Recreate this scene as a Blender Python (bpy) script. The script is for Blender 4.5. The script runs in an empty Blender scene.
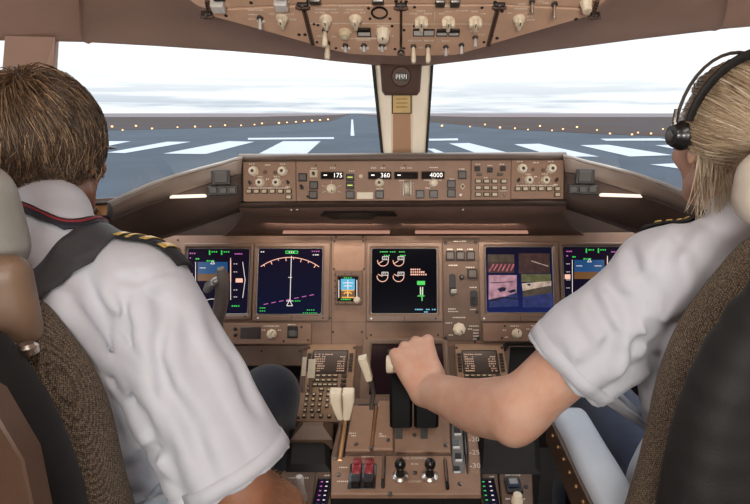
import bpy, bmesh, math, random
import numpy as np
from mathutils import Vector, Matrix
from mathutils.bvhtree import BVHTree

random.seed(7); rng = np.random.default_rng(7)
SC = bpy.context.scene
COL = SC.collection
# ------------------------------------------------------------------ camera
FPX, CX, CY, PITCH = 528.0, 405.0, 252.0, math.radians(14.75)
EYE = 1.25                                     # camera height over the flight deck floor
cp, sp = math.cos(PITCH), math.sin(PITCH)
CAM = Vector((0, 0, EYE))
def W(x, y, z): return Vector((x, y, z + EYE))  # heights are given relative to the eye line
def ray(px, py):
    x = (px - CX) / FPX; d = (py - CY) / FPX
    return Vector((x, cp - d * sp, -sp - d * cp))
def atY(px, py, Y):
    d = ray(px, py); return CAM + d * (Y / d.y)
def atZ(px, py, Z):
    d = ray(px, py); return CAM + d * ((Z - EYE) / d.z)
class Frame:
    """a work plane: u to the right, v up the plane, n out of it"""
    def __init__(s, o, tilt, yaw=0):
        t = math.radians(tilt); s.tilt = tilt; s.o = Vector(o); s.yaw = yaw
        r = Matrix.Rotation(math.radians(yaw), 3, 'Z')
        s.u = r @ Vector((1, 0, 0)); s.v = r @ Vector((0, math.sin(t), math.cos(t))); s.n = s.u.cross(s.v)
    def hit(s, px, py):
        d = ray(px, py); k = (s.o - CAM).dot(s.n) / d.dot(s.n); return CAM + d * k
    def loc(s, px, py):
        q = s.hit(px, py) - s.o; return q.dot(s.u), q.dot(s.v)
    def at(s, px, py, lift=0): return Frame(s.hit(px, py) + s.n * lift, s.tilt, s.yaw)
    def rect(s, x0, y0, x1, y1):
        xm, ym = (x0 + x1) / 2, (y0 + y1) / 2
        a0, a1 = s.loc(x0, ym)[0], s.loc(x1, ym)[0]; b0, b1 = s.loc(xm, y1)[1], s.loc(xm, y0)[1]
        return (a0 + a1) / 2, (b0 + b1) / 2, a1 - a0, b1 - b0
    def mat(s):
        m = Matrix.Identity(4)
        for i, c in enumerate((s.u, s.v, s.n)):
            for j in range(3): m[j][i] = c[j]
        m.translation = s.o; return m
# ------------------------------------------------------------------ materials
def lin(c): 
    return tuple((v / 255 / 12.92 if v / 255 <= .04045 else ((v / 255 + .055) / 1.055) ** 2.4) for v in c)
MT = {}
def mat(name, c, rough=.5, metal=0., var=.08, vs=40., bump=.0, bs=200., coat=0., c2=None, spec=.5, sheen=0.):
    m = bpy.data.materials.new(name); m.use_nodes = True; nt = m.node_tree; b = nt.nodes['Principled BSDF']
    tc = nt.nodes.new('ShaderNodeTexCoord'); nz = nt.nodes.new('ShaderNodeTexNoise')
    nz.inputs['Scale'].default_value = vs; nz.inputs['Detail'].default_value = 4
    nt.links.new(tc.outputs['Object'], nz.inputs['Vector'])
    rp = nt.nodes.new('ShaderNodeValToRGB'); L = lin(c); L2 = lin(c2) if c2 else None
    rp.color_ramp.elements[0].position = .3; rp.color_ramp.elements[1].position = .7
    rp.color_ramp.elements[0].color = tuple(v * (1 - var) for v in L) + (1,)
    rp.color_ramp.elements[1].color = (L2 if L2 else tuple(min(1, v * (1 + var)) for v in L)) + (1,)
    nt.links.new(nz.outputs['Fac'], rp.inputs['Fac']); nt.links.new(rp.outputs['Color'], b.inputs['Base Color'])
    b.inputs['Roughness'].default_value = rough; b.inputs['Metallic'].default_value = metal
    b.inputs['Coat Weight'].default_value = coat; b.inputs['Specular IOR Level'].default_value = spec
    b.inputs['Sheen Weight'].default_value = sheen
    if bump:
        n2 = nt.nodes.new('ShaderNodeTexNoise'); n2.inputs['Scale'].default_value = bs; n2.inputs['Detail'].default_value = 5
        nt.links.new(tc.outputs['Object'], n2.inputs['Vector'])
        bp = nt.nodes.new('ShaderNodeBump'); bp.inputs['Strength'].default_value = bump; bp.inputs['Distance'].default_value = .002
        nt.links.new(n2.outputs['Fac'], bp.inputs['Height']); nt.links.new(bp.outputs['Normal'], b.inputs['Normal'])
    MT[name] = m; return m
def emat(name, c, e=1.0, base=(4, 4, 6)):
    m = mat(name, base, .25, var=.02); b = m.node_tree.nodes['Principled BSDF']
    b.inputs['Emission Color'].default_value = lin(c) + (1,); b.inputs['Emission Strength'].default_value = e
    return m
def weave_mat(name, ca, cb, cc, sc):
    m = bpy.data.materials.new(name); m.use_nodes = True; nt = m.node_tree; b = nt.nodes['Principled BSDF']; N = nt.nodes.new; Lk = nt.links.new
    tc = N('ShaderNodeTexCoord'); mp = N('ShaderNodeMapping'); mp.inputs['Rotation'].default_value = (0.6, .2, .5)
    Lk(tc.outputs['Object'], mp.inputs['Vector'])
    vo = N('ShaderNodeTexVoronoi'); vo.inputs['Scale'].default_value = sc; vo.inputs['Randomness'].default_value = .45
    Lk(mp.outputs['Vector'], vo.inputs['Vector'])
    rp = N('ShaderNodeValToRGB'); e = rp.color_ramp.elements; e[0].color = lin(ca) + (1,); e[0].position = .1; e[1].color = lin(cb) + (1,); e[1].position = .62
    Lk(vo.outputs['Distance'], rp.inputs['Fac'])
    nz = N('ShaderNodeTexNoise'); nz.inputs['Scale'].default_value = sc * .9; Lk(tc.outputs['Object'], nz.inputs['Vector'])
    mx = N('ShaderNodeMix'); mx.data_type = 'RGBA'; mx.inputs[7].default_value = lin(cc) + (1,)
    mr = N('ShaderNodeMapRange'); mr.inputs[1].default_value = .5; mr.inputs[2].default_value = .62; mr.inputs[4].default_value = .7
    Lk(nz.outputs['Fac'], mr.inputs[0]); Lk(mr.outputs[0], mx.inputs[0]); Lk(rp.outputs['Color'], mx.inputs[6]); Lk(mx.outputs[2], b.inputs['Base Color'])
    bp = N('ShaderNodeBump'); bp.inputs['Strength'].default_value = .9; bp.inputs['Distance'].default_value = .003; bp.invert = True
    Lk(vo.outputs['Distance'], bp.inputs['Height']); Lk(bp.outputs['Normal'], b.inputs['Normal'])
    b.inputs['Roughness'].default_value = .95; MT[name] = m; return m
# ------------------------------------------------------------------ mesh builder
_TXT = {}
def text_mesh(s):
    if s not in _TXT:
        cu = bpy.data.curves.new('t', 'FONT'); cu.body = s; cu.size = 1; cu.align_x = 'CENTER'; cu.align_y = 'CENTER'; cu.resolution_u = 2
        o = bpy.data.objects.new('t', cu); COL.objects.link(o)
        dg = bpy.context.evaluated_depsgraph_get(); me = o.evaluated_get(dg).to_mesh()
        _TXT[s] = ([tuple(v.co) for v in me.vertices], [tuple(p.vertices) for p in me.polygons])
        o.evaluated_get(dg).to_mesh_clear(); bpy.data.objects.remove(o); bpy.data.curves.remove(cu)
    return _TXT[s]
def rr(cx, cy, w, h, r, n=4):
    r = min(r, w / 2 * .999, h / 2 * .999)
    if r <= 1e-6: return [(cx - w/2, cy - h/2), (cx + w/2, cy - h/2), (cx + w/2, cy + h/2), (cx - w/2, cy + h/2)]
    out = []
    for qx, qy, a in ((1, -1, -90), (1, 1, 0), (-1, 1, 90), (-1, -1, 180)):
        for i in range(n + 1):
            t = math.radians(a + 90 * i / n)
            out.append((cx + qx * (w/2 - r) + r * math.cos(t), cy + qy * (h/2 - r) + r * math.sin(t)))
    return out
class MB:
    def __init__(s): s.v = []; s.f = []; s.m = []; s.mi = 0
    def face(s, idx): s.f.append(tuple(idx)); s.m.append(s.mi)
    def slot(s, i): s.mi = i; return s
    def loops(s, rings, cap0=True, cap1=True, closed=True):
        b = len(s.v); n = len(rings[0])
        for r in rings: s.v += [tuple(p) for p in r]
        for i in range(len(rings) - 1):
            for j in range(n if closed else n - 1):
                k = (j + 1) % n; s.face((b + i*n + j, b + i*n + k, b + (i+1)*n + k, b + (i+1)*n + j))
        if cap0: s.face([b + j for j in range(n)][::-1])
        if cap1: s.face([b + (len(rings)-1)*n + j for j in range(n)])
        return s
    def prism(s, poly, z0, z1, bev=0, bot=False):
        if bev:
            c = (sum(p[0] for p in poly) / len(poly), sum(p[1] for p in poly) / len(poly))
            n = len(poly); inn = []
            for i in range(n):                                   # inset each corner by bev
                p0, p1, p2 = Vector(poly[i-1]), Vector(poly[i]), Vector(poly[(i+1) % n])
                e1 = (p1-p0); e2 = (p2-p1)
                if e1.length < 1e-9 or e2.length < 1e-9: inn.append(tuple(p1)); continue
                e1.normalize(); e2.normalize(); n1 = Vector((-e1.y, e1.x)); n2 = Vector((-e2.y, e2.x)); h = n1 + n2
                h = h * (bev / max(.35, h.dot(n1))) if h.length > 1e-6 else n1 * bev
                inn.append(tuple(p1 + h))
            zt = z1 - bev if z1 > z0 else z1 + bev
            return s.loops([[(x, y, z0) for x, y in poly], [(x, y, zt) for x, y in poly], [(x, y, z1) for x, y in inn]])
        return s.loops([[(x, y, z0) for x, y in poly], [(x, y, z1) for x, y in poly]])
    def rrect(s, cx, cy, w, h, r, z0, z1, bev=0, n=4): return s.prism(rr(cx, cy, w, h, r, n), z0, z1, bev)
    def box(s, x0, x1, y0, y1, z0, z1): return s.prism([(x0, y0), (x1, y0), (x1, y1), (x0, y1)], z0, z1)
    def ring(s, cx, cy, w, h, r, cx2, cy2, w2, h2, r2, z0, z1, bev=.0, slope=0., n=4):
        o = rr(cx, cy, w, h, r, n); i = rr(cx2, cy2, w2, h2, r2, n); ib = rr(cx2, cy2, w2 + 2*bev + slope*2, h2 + 2*bev + slope*2, r2, n); ob = rr(cx, cy, w - 2*bev, h - 2*bev, r, n)
        rings = [[(x, y, z0) for x, y in o], [(x, y, z1 - bev) for x, y in o], [(x, y, z1) for x, y in ob], [(x, y, z1) for x, y in ib], [(x, y, z1 - bev - slope) for x, y in i], [(x, y, z0) for x, y in i]]
        return s.loops(rings + [rings[0]], False, False)
    def lathe(s, cx, cy, prof, n=20, flute=0, nf=0):
        rings = []
        for k, (r, z) in enumerate(prof):
            q = []
            for j in range(n):
                a = 2*math.pi*j/n; f = 1 - (flute if nf and (j * nf * 2 // n) % 2 else 0)
                q.append((cx + r*f*math.cos(a), cy + r*f*math.sin(a), z))
            rings.append(q)
        return s.loops(rings)
    def tube(s, pts, rad, n=10, flat=1.0, upv=None):
        pts = [Vector(p) for p in pts]; m = len(pts)
        if not isinstance(rad, (list, tuple)): rad = [rad] * m
        rings = []; side = None
        for i in range(m):
            t = (pts[min(i+1, m-1)] - pts[max(i-1, 0)]).normalized()
            if side is None:
                a = Vector(upv) if upv else (Vector((0, 0, 1)) if abs(t.z) < .9 else Vector((1, 0, 0)))
                side = t.cross(a).normalized()
            else: side = (side - t * side.dot(t)).normalized()
            b = side.cross(t).normalized()
            rings.append([tuple(pts[i] + side * (rad[i] * math.cos(2*math.pi*j/n)) + b * (rad[i] * flat * math.sin(2*math.pi*j/n))) for j in range(n)])
        return s.loops(rings)
    def flat(s, poly, z):
        b = len(s.v); s.v += [(x, y, z) for x, y in poly]; s.face(range(b, b + len(poly))); return s
    def stroke(s, pts, w, z, h=.0002):
        for (x0, y0), (x1, y1) in zip(pts, pts[1:]):
            d = Vector((x1-x0, y1-y0)); 
            if d.length < 1e-9: continue
            nn = Vector((-d.y, d.x)).normalized() * w/2
            s.prism([(x0-nn.x, y0-nn.y), (x1-nn.x, y1-nn.y), (x1+nn.x, y1+nn.y), (x0+nn.x, y0+nn.y)][::1], z, z+h)
        return s
    def text(s, t, cx, cy, size, z, sx=1.0, rot=0):
        V, F = text_mesh(t); b = len(s.v); c, q = math.cos(rot), math.sin(rot)
        for x, y, _ in V:
            x, y = x*size*sx, y*size; s.v.append((cx + x*c - y*q, cy + x*q + y*c, z))
        for f in F: s.face([b + i for i in f])
        return s
    def grid(s, rows):
        b = len(s.v); n = len(rows[0])
        for r in rows: s.v += [tuple(p) for p in r]
        for i in range(len(rows)-1):
            for j in range(n-1): s.face((b+i*n+j, b+i*n+j+1, b+(i+1)*n+j+1, b+(i+1)*n+j))
        return s
    def build(s, name, mats, parent=None, smooth=35, solid=0, recalc=True, sub=0):
        me = bpy.data.meshes.new(name); me.from_pydata(s.v, [], s.f)
        if not isinstance(mats, (list, tuple)): mats = [mats]
        for m in mats: me.materials.append(MT[m] if isinstance(m, str) else m)
        me.polygons.foreach_set('material_index', s.m)
        if recalc:
            bm = bmesh.new(); bm.from_mesh(me); bmesh.ops.recalc_face_normals(bm, faces=bm.faces); bm.to_mesh(me); bm.free()
        if smooth:
            me.polygons.foreach_set('use_smooth', [True] * len(me.polygons)); me.set_sharp_from_angle(angle=math.radians(smooth))
        me.update(); return link(name, me, parent, solid, sub)
def link(name, me, parent=None, solid=0, sub=0):
    o = bpy.data.objects.new(name, me); COL.objects.link(o)
    if parent: o.parent = parent
    if sub:
        m = o.modifiers.new('s', 'SUBSURF'); m.levels = sub; m.render_levels = sub
    if solid:
        m = o.modifiers.new('t', 'SOLIDIFY'); m.thickness = abs(solid); m.offset = 1 if solid > 0 else -1
    return o
def tag(o, label, cat, group=None):
    o['label'] = label; o['category'] = cat
    if group: o['group'] = group
    return o
def struct(o): o['kind'] = 'structure'; return o
def thing(name, label, cat, fr, group=None):
    o = bpy.data.objects.new(name, None); COL.objects.link(o); o.empty_display_size = .03
    o.matrix_world = fr.mat() if isinstance(fr, Frame) else Matrix.Translation(Vector(fr))
    return tag(o, label, cat, group)
# ------------------------------------------------------------------ volumes: smooth unions of limbs, turned into one surface
class Vol:
    def __init__(s, lo, hi, h):
        s.lo = np.array(lo, float); s.h = h; s.n = np.ceil((np.array(hi, float) - s.lo) / h).astype(int) + 1
        s.F = np.full(s.n, .06, np.float32)
    def region(s, lo, hi):
        a = np.clip(np.floor((np.array(lo) - s.lo) / s.h).astype(int), 0, s.n); b = np.clip(np.ceil((np.array(hi) - s.lo) / s.h).astype(int) + 1, 0, s.n)
        if (b <= a).any(): return None
        g = [(s.lo[i] + s.h * np.arange(a[i], b[i])).astype(np.float32) for i in range(3)]
        return tuple(slice(a[i], b[i]) for i in range(3)), g[0][:, None, None], g[1][None, :, None], g[2][None, None, :]
    def put(s, fn, lo, hi, k, sub=False):
        q = s.region(np.array(lo) - .035 - k, np.array(hi) + .035 + k)
        if q is None: return s
        sl, X, Y, Z = q; d = fn(X, Y, Z).astype(np.float32); A = s.F[sl]
        if sub:
            h = np.clip(.5 - .5*(A + d)/k, 0, 1); s.F[sl] = A + (-d - A)*h + k*h*(1-h); return s
        h = np.clip(.5 + .5*(d - A)/k, 0, 1); s.F[sl] = d + (A - d)*h - k*h*(1-h); return s
    def cone(s, a, b, ra, rb, k=.015, sub=False, sq=None):
        a = np.array(a, float); b = np.array(b, float); ba = b - a; L = ba @ ba + 1e-12; R = max(ra, rb)
        def fn(X, Y, Z):
            t = np.clip(((X-a[0])*ba[0] + (Y-a[1])*ba[1] + (Z-a[2])*ba[2]) / L, 0, 1)
            return np.sqrt((X-a[0]-t*ba[0])**2 + (Y-a[1]-t*ba[1])**2 + (Z-a[2]-t*ba[2])**2) - (ra + (rb-ra)*t)
        return s.put(fn, np.minimum(a, b) - R, np.maximum(a, b) + R, k, sub)
    def chain(s, pts, rad, k=.01):
        for i in range(len(pts)-1): s.cone(pts[i], pts[i+1], rad[i], rad[i+1], k)
        return s
    def ell(s, c, r, R=None, k=.015, sub=False):
        c = np.array(c, float); R = np.eye(3) if R is None else np.array(R, float); m = max(r)
        def fn(X, Y, Z):
            x, y, z = X-c[0], Y-c[1], Z-c[2]
            q = [R[i][0]*x + R[i][1]*y + R[i][2]*z for i in range(3)]
            k0 = np.sqrt(sum((q[i]/r[i])**2 for i in range(3))); k1 = np.sqrt(sum((q[i]/r[i]**2)**2 for i in range(3))) + 1e-6
            return k0*(k0-1)/k1
        return s.put(fn, c - m, c + m, k, sub)
    def rbox(s, c, hf, rad, R=None, k=.004, sub=False):
        c = np.array(c, float); R = np.eye(3) if R is None else np.array(R, float); m = np.linalg.norm(hf)
        def fn(X, Y, Z):
            x, y, z = X-c[0], Y-c[1], Z-c[2]
            q = [np.abs(R[i][0]*x + R[i][1]*y + R[i][2]*z) - (hf[i] - rad) for i in range(3)]
            o = np.sqrt(sum(np.maximum(v, 0)**2 for v in q)); return o + np.minimum(np.maximum(np.maximum(q[0], q[1]), q[2]), 0) - rad
        return s.put(fn, c - m, c + m, k, sub)
    def cut(s, p, n, lo=None, hi=None):
        n = np.array(n, float); n /= np.linalg.norm(n); p = np.array(p, float)
        q = s.region(lo if lo is not None else s.lo, hi if hi is not None else s.lo + s.n*s.h)
        sl, X, Y, Z = q; d = ((X-p[0])*n[0] + (Y-p[1])*n[1] + (Z-p[2])*n[2]).astype(np.float32); s.F[sl] = np.maximum(s.F[sl], d); return s
    def warp(s, fn):
        q = s.region(s.lo, s.lo + s.n*s.h); idx = np.nonzero(np.abs(s.F) < .03)
        P = [s.lo[i] + s.h*idx[i] for i in range(3)]; s.F[idx] += fn(*P).astype(np.float32); return s
    def mesh(s, name, m, smooth=2, parent=None):
        F = s.F; F[0], F[-1] = .06, .06; F[:, 0] = F[:, -1] = .06; F[:, :, 0] = F[:, :, -1] = .06
        ins = F < 0; n = np.array(F.shape) - 1
        c = np.zeros(n, np.uint8)
        for i in (0, 1):
            for j in (0, 1):
                for k in (0, 1): c += ins[i:i+n[0], j:j+n[1], k:k+n[2]]
        act = np.nonzero((c > 0) & (c < 8)); vid = np.full(n, -1, np.int64); vid[act] = np.arange(len(act[0]))
        base = np.stack(act, 1).astype(float); S = np.zeros_like(base); cnt = np.zeros(len(base))
        co = [(i, j, k) for i in (0, 1) for j in (0, 1) for k in (0, 1)]
        for ai, A in enumerate(co):
            for B in co[ai+1:]:
                if sum(abs(A[t]-B[t]) for t in range(3)) != 1: continue
                fa = F[act[0]+A[0], act[1]+A[1], act[2]+A[2]]; fb = F[act[0]+B[0], act[1]+B[1], act[2]+B[2]]
                x = (fa < 0) != (fb < 0); t = np.where(x, fa/np.where(x, fa-fb, 1), 0)
                S[x] += (np.array(A) + t[x][:, None]*(np.array(B)-np.array(A))); cnt[x] += 1
        V = s.lo + s.h*(base + S/cnt[:, None]); Q = []
        for ax in range(3):
            sa = [slice(None)]*3; sb = [slice(None)]*3; sa[ax] = slice(0, -1); sb[ax] = slice(1, None)
            e = np.nonzero(ins[tuple(sa)] != ins[tuple(sb)]); e = np.stack(e, 1)
            u, w = (ax+1) % 3, (ax+2) % 3
            ok = (e[:, u] > 0) & (e[:, w] > 0) & (e[:, u] < n[u]) & (e[:, w] < n[w]); e = e[ok]
            q = []
            for du, dw in ((0, 0), (-1, 0), (-1, -1), (0, -1)):
                p = e.copy(); p[:, u] += du; p[:, w] += dw; q.append(vid[p[:, 0], p[:, 1], p[:, 2]])
            q = np.stack(q, 1); fl = ins[e[:, 0], e[:, 1], e[:, 2]]; q[~fl] = q[~fl][:, ::-1]; Q.append(q)
        Q = np.concatenate(Q); Q = Q[(Q >= 0).all(1)]
        for _ in range(smooth):
            acc = np.zeros_like(V); ct = np.zeros(len(V))
            for i in range(4):
                a, b = Q[:, i], Q[:, (i+1) % 4]
                for t in range(3): acc[:, t] += np.bincount(a, V[b, t], len(V))
                ct += np.bincount(a, minlength=len(V))
            V = .5*V + .5*acc/np.maximum(ct, 1)[:, None]
        return arrmesh(name, V, Q, m, parent)
def arrmesh(name, V, Q, m, parent=None, tint=None):
    me = bpy.data.meshes.new(name); k = Q.shape[1]
    me.vertices.add(len(V)); me.vertices.foreach_set('co', np.ascontiguousarray(V, np.float32).ravel())
    me.loops.add(Q.size); me.loops.foreach_set('vertex_index', np.ascontiguousarray(Q, np.int32).ravel())
    me.polygons.add(len(Q)); me.polygons.foreach_set('loop_start', np.arange(0, Q.size, k, dtype=np.int32)); me.polygons.foreach_set('loop_total', np.full(len(Q), k, np.int32))
    me.polygons.foreach_set('use_smooth', np.ones(len(Q), bool)); me.update(calc_edges=True); me.validate()
    if tint is not None:
        at = me.attributes.new('tint', 'FLOAT', 'POINT'); at.data.foreach_set('value', np.ascontiguousarray(tint, np.float32))
    me.materials.append(MT[m] if isinstance(m, str) else m)
    return link(name, me, parent)
def unit(v): v = np.array(v, float); return v/np.linalg.norm(v)
def place(o, root):
    """give a child built in world space its thing's origin"""
    o.data.transform(Matrix.Translation(-root.location)); o.parent = root; return o
# ------------------------------------------------------------------ materials in use
mat('panel', (142, 112, 92), .55, var=.10, vs=25, bump=.25, bs=900)
mat('panel_dark', (104, 82, 68), .55, var=.10, vs=25, bump=.25, bs=900)
mat('bezel', (122, 98, 82), .42, var=.06, bump=.15, bs=900)
mat('control_panel', (150, 118, 96), .5, var=.08, vs=30, bump=.2, bs=900)
mat('overhead', (208, 172, 146), .5, var=.07, vs=25, bump=.2, bs=900)
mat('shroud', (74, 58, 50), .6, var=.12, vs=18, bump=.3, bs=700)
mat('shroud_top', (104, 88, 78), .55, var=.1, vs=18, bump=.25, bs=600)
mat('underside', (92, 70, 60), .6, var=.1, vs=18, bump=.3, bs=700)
mat('headliner', (172, 142, 126), .75, var=.06, vs=9, bump=.35, bs=500)
mat('post', (250, 236, 212), .5, var=.05, vs=9, bump=.15, bs=500)
mat('post_strip', (200, 160, 128), .5, var=.05, vs=9, bump=.15, bs=500)
mat('placard', (232, 204, 140), .45, var=.05)
mat('cream', (226, 214, 190), .4, var=.05, vs=60, coat=.2)
mat('cream_shade', (205, 190, 160), .45, var=.05, vs=60)
mat('white', (236, 232, 224), .5, var=.03)
mat('white_print', (226, 218, 204), .6, var=.02)
mat('black', (14, 14, 15), .38, var=.1, coat=.3)
mat('black_matte', (20, 18, 18), .7, var=.15, bump=.3, bs=500)
mat('dark', (38, 33, 31), .5, var=.12)
mat('rubber', (28, 26, 26), .6, var=.1)
mat('key', (58, 50, 44), .45, var=.1)
mat('key_face', (92, 86, 80), .4, var=.1)
mat('steel', (196, 192, 186), .28, metal=1, var=.05)
mat('horn', (128, 120, 114), .36, metal=.25, var=.1)
mat('grey_metal', (112, 108, 104), .32, metal=.8, var=.08)
mat('silver_grey', (150, 148, 146), .35, metal=.6, var=.06)
mat('brass', (196, 150, 104), .35, metal=.7, var=.06)
mat('red', (132, 34, 42), .4, var=.08, coat=.3)
mat('amber_dark', (52, 36, 30), .3, var=.1, coat=.5)
mat('glass_dark', (10, 10, 14), .12, var=.05, coat=.6)
mat('seat_shell', (18, 16, 16), .75, var=.12, bump=.3, bs=400)
mat('tan_plastic', (116, 93, 75), .45, var=.06, bump=.2, bs=500)
mat('brown_panel', (72, 52, 39), .5, var=.08, bump=.2, bs=500)
mat('silver_paint', (202, 200, 196), .35, var=.06)
mat('grey_leather', (150, 148, 142), .5, var=.08, vs=14, bump=.5, bs=70)
mat('pale_leather', (214, 204, 190), .5, var=.05, vs=14, bump=.4, bs=70)
mat('armrest', (186, 196, 208), .5, var=.04, vs=14, bump=.2, bs=150)
mat('footwell', (34, 28, 26), .8, var=.15)
mat('carpet', (46, 42, 40), .95, var=.3, vs=220, bump=.8, bs=500)
mat('belt', (58, 58, 62), .6, var=.12, vs=90, bump=.4, bs=900)
mat('navy', (28, 36, 52), .85, var=.15, vs=60, bump=.4, bs=700, sheen=.2)
mat('navy_light', (44, 58, 84), .85, var=.15, vs=60, bump=.4, bs=700, sheen=.2)
mat('gold', (206, 172, 96), .4, metal=.5, var=.1, vs=300)
mat('epaulette', (20, 20, 24), .8, var=.2, vs=300)
mat('lanyard', (22, 22, 34), .7, var=.15, vs=200)
mat('lanyard_red', (128, 32, 42), .7, var=.15, vs=200)
mat('shirt', (192, 195, 204), .8, var=.025, vs=30, bump=.12, bs=900, sheen=.15)
mat('skin', (214, 174, 152), .5, var=.10, vs=34, bump=.35, bs=420, c2=(200, 150, 126))
mat('skin_tan', (172, 122, 94), .5, var=.12, vs=34, bump=.35, bs=420, c2=(150, 100, 76))
for n in ('skin', 'skin_tan'):
    b = MT[n].node_tree.nodes['Principled BSDF']; b.inputs['Subsurface Weight'].default_value = .12; b.inputs['Subsurface Radius'].default_value = (.012, .004, .002)
mat('eye_white', (230, 226, 220), .2, var=.02); mat('iris', (70, 90, 110), .2, var=.1)
mat('asphalt', (42, 50, 59), .9, var=.15, vs=.08, bump=.0, spec=.08)
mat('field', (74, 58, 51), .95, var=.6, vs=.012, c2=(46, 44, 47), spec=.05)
mat('paint_white', (116, 122, 132), .8, var=.05, vs=.6)
weave_mat('tweed', (176, 158, 134), (60, 50, 42), (92, 76, 62), 400)
emat('sym_white', (232, 222, 214), 1.1); emat('sym_green', (60, 220, 90), .9); emat('sym_magenta', (210, 110, 190), .9)
emat('sym_cyan', (90, 190, 230), .9); emat('sym_pink', (255, 190, 165), 1.1); emat('sym_amber', (240, 170, 60), 1.0)
emat('sym_blue', (30, 80, 130), .8); emat('sym_brown', (120, 80, 40), .8); emat('digits', (250, 245, 235), 1.6)
emat('lamp_yellow', (210, 220, 90), 1.1); emat('lamp_bulb', (255, 186, 118), 3.2); emat('strip_glow', (255, 190, 165), .45)
emat('sym_orange', (236, 190, 160), .65); emat('fill_lamp', (255, 240, 220), 4)
def screen_mat(name, ctop, cbot, e):
    m = mat(name, (3, 3, 6), .2, var=.02, spec=.03); nt = m.node_tree; b = nt.nodes['Principled BSDF']
    tc = nt.nodes.new('ShaderNodeTexCoord'); sx = nt.nodes.new('ShaderNodeSeparateXYZ'); mr = nt.nodes.new('ShaderNodeMapRange')
    mr.inputs[1].default_value = -.11; mr.inputs[2].default_value = .11
    r = nt.nodes.new('ShaderNodeValToRGB'); r.color_ramp.elements[0].color = lin(cbot) + (1,); r.color_ramp.elements[1].color = lin(ctop) + (1,)
    nt.links.new(tc.outputs['Object'], sx.inputs[0]); nt.links.new(sx.outputs[1], mr.inputs[0]); nt.links.new(mr.outputs[0], r.inputs[0])
    nt.links.new(r.outputs[0], b.inputs['Emission Color']); b.inputs['Emission Strength'].default_value = e
screen_mat('scr_navy', (30, 22, 40), (22, 28, 56), .7); screen_mat('scr_dark', (8, 9, 16), (10, 10, 18), .7)
screen_mat('scr_purple', (34, 22, 40), (26, 24, 50), .6); screen_mat('scr_plum', (46, 26, 26), (34, 20, 22), .6)
screen_mat('scr_camera', (24, 20, 34), (30, 40, 92), .8)
for nm, c in (('cam_pink', (190, 142, 156)), ('cam_blue', (40, 50, 104)), ('cam_navy', (20, 26, 58)), ('cam_brown', (70, 48, 46)), ('cam_green', (98, 98, 62)), ('cam_tan', (200, 176, 158)), ('cam_red', (186, 100, 112)), ('cam_olive', (78, 66, 52))):
    m_ = emat(nm, c, .85); nt_ = m_.node_tree; tc_ = nt_.nodes.new('ShaderNodeTexCoord'); nz_ = nt_.nodes.new('ShaderNodeTexNoise'); nz_.inputs['Scale'].default_value = 55; nz_.inputs['Detail'].default_value = 4
    rp_ = nt_.nodes.new('ShaderNodeValToRGB'); L_ = lin(c); rp_.color_ramp.elements[0].position = .3; rp_.color_ramp.elements[1].position = .7; rp_.color_ramp.elements[0].color = tuple(v_*.55 for v_ in L_) + (1,); rp_.color_ramp.elements[1].color = tuple(min(1, v_*1.25) for v_ in L_) + (1,)
    nt_.links.new(tc_.outputs['Object'], nz_.inputs['Vector']); nt_.links.new(nz_.outputs['Fac'], rp_.inputs['Fac']); nt_.links.new(rp_.outputs['Color'], m_.node_tree.nodes['Principled BSDF'].inputs['Emission Color'])
# hair: colour varies from strand to strand
def hair_mat(name, ca, cb, cc):
    m = bpy.data.materials.new(name); m.use_nodes = True; nt = m.node_tree; b = nt.nodes['Principled BSDF']
    at = nt.nodes.new('ShaderNodeAttribute'); at.attribute_name = 'tint'; r = nt.nodes.new('ShaderNodeValToRGB')
    e = r.color_ramp.elements; e[0].color = lin(ca) + (1,); e[1].color = lin(cc) + (1,); x = e.new(.55); x.color = lin(cb) + (1,)
    nt.links.new(at.outputs['Fac'], r.inputs['Fac']); nt.links.new(r.outputs['Color'], b.inputs['Base Color'])
    b.inputs['Roughness'].default_value = .38; b.inputs['Specular IOR Level'].default_value = .6; MT[name] = m
hair_mat('hair_brown', (46, 34, 25), (98, 76, 56), (188, 156, 120)); hair_mat('hair_blonde', (122, 102, 80), (186, 165, 136), (234, 222, 202)); hair_mat('arm_hair', (120, 80, 50), (160, 116, 80), (190, 150, 110))
# thin glass
g = bpy.data.materials.new('windshield_glass'); g.use_nodes = True; nt = g.node_tree; nt.nodes.clear()
o_ = nt.nodes.new('ShaderNodeOutputMaterial'); mx = nt.nodes.new('ShaderNodeMixShader'); tr = nt.nodes.new('ShaderNodeBsdfTransparent'); gl = nt.nodes.new('ShaderNodeBsdfGlossy')
gl.inputs['Roughness'].default_value = .02; tr.inputs['Color'].default_value = (.975, .985, .985, 1)
lw = nt.nodes.new('ShaderNodeLayerWeight'); pw = nt.nodes.new('ShaderNodeMath'); pw.operation = 'POWER'; pw.inputs[1].default_value = 6; ml = nt.nodes.new('ShaderNodeMath'); ml.operation = 'MULTIPLY'; ml.inputs[1].default_value = .25
nt.links.new(lw.outputs['Facing'], pw.inputs[0]); nt.links.new(pw.outputs[0], ml.inputs[0]); nt.links.new(ml.outputs[0], mx.inputs[0]); nt.links.new(tr.outputs[0], mx.inputs[1]); nt.links.new(gl.outputs[0], mx.inputs[2]); nt.links.new(mx.outputs[0], o_.inputs[0]); MT['glass'] = g
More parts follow.
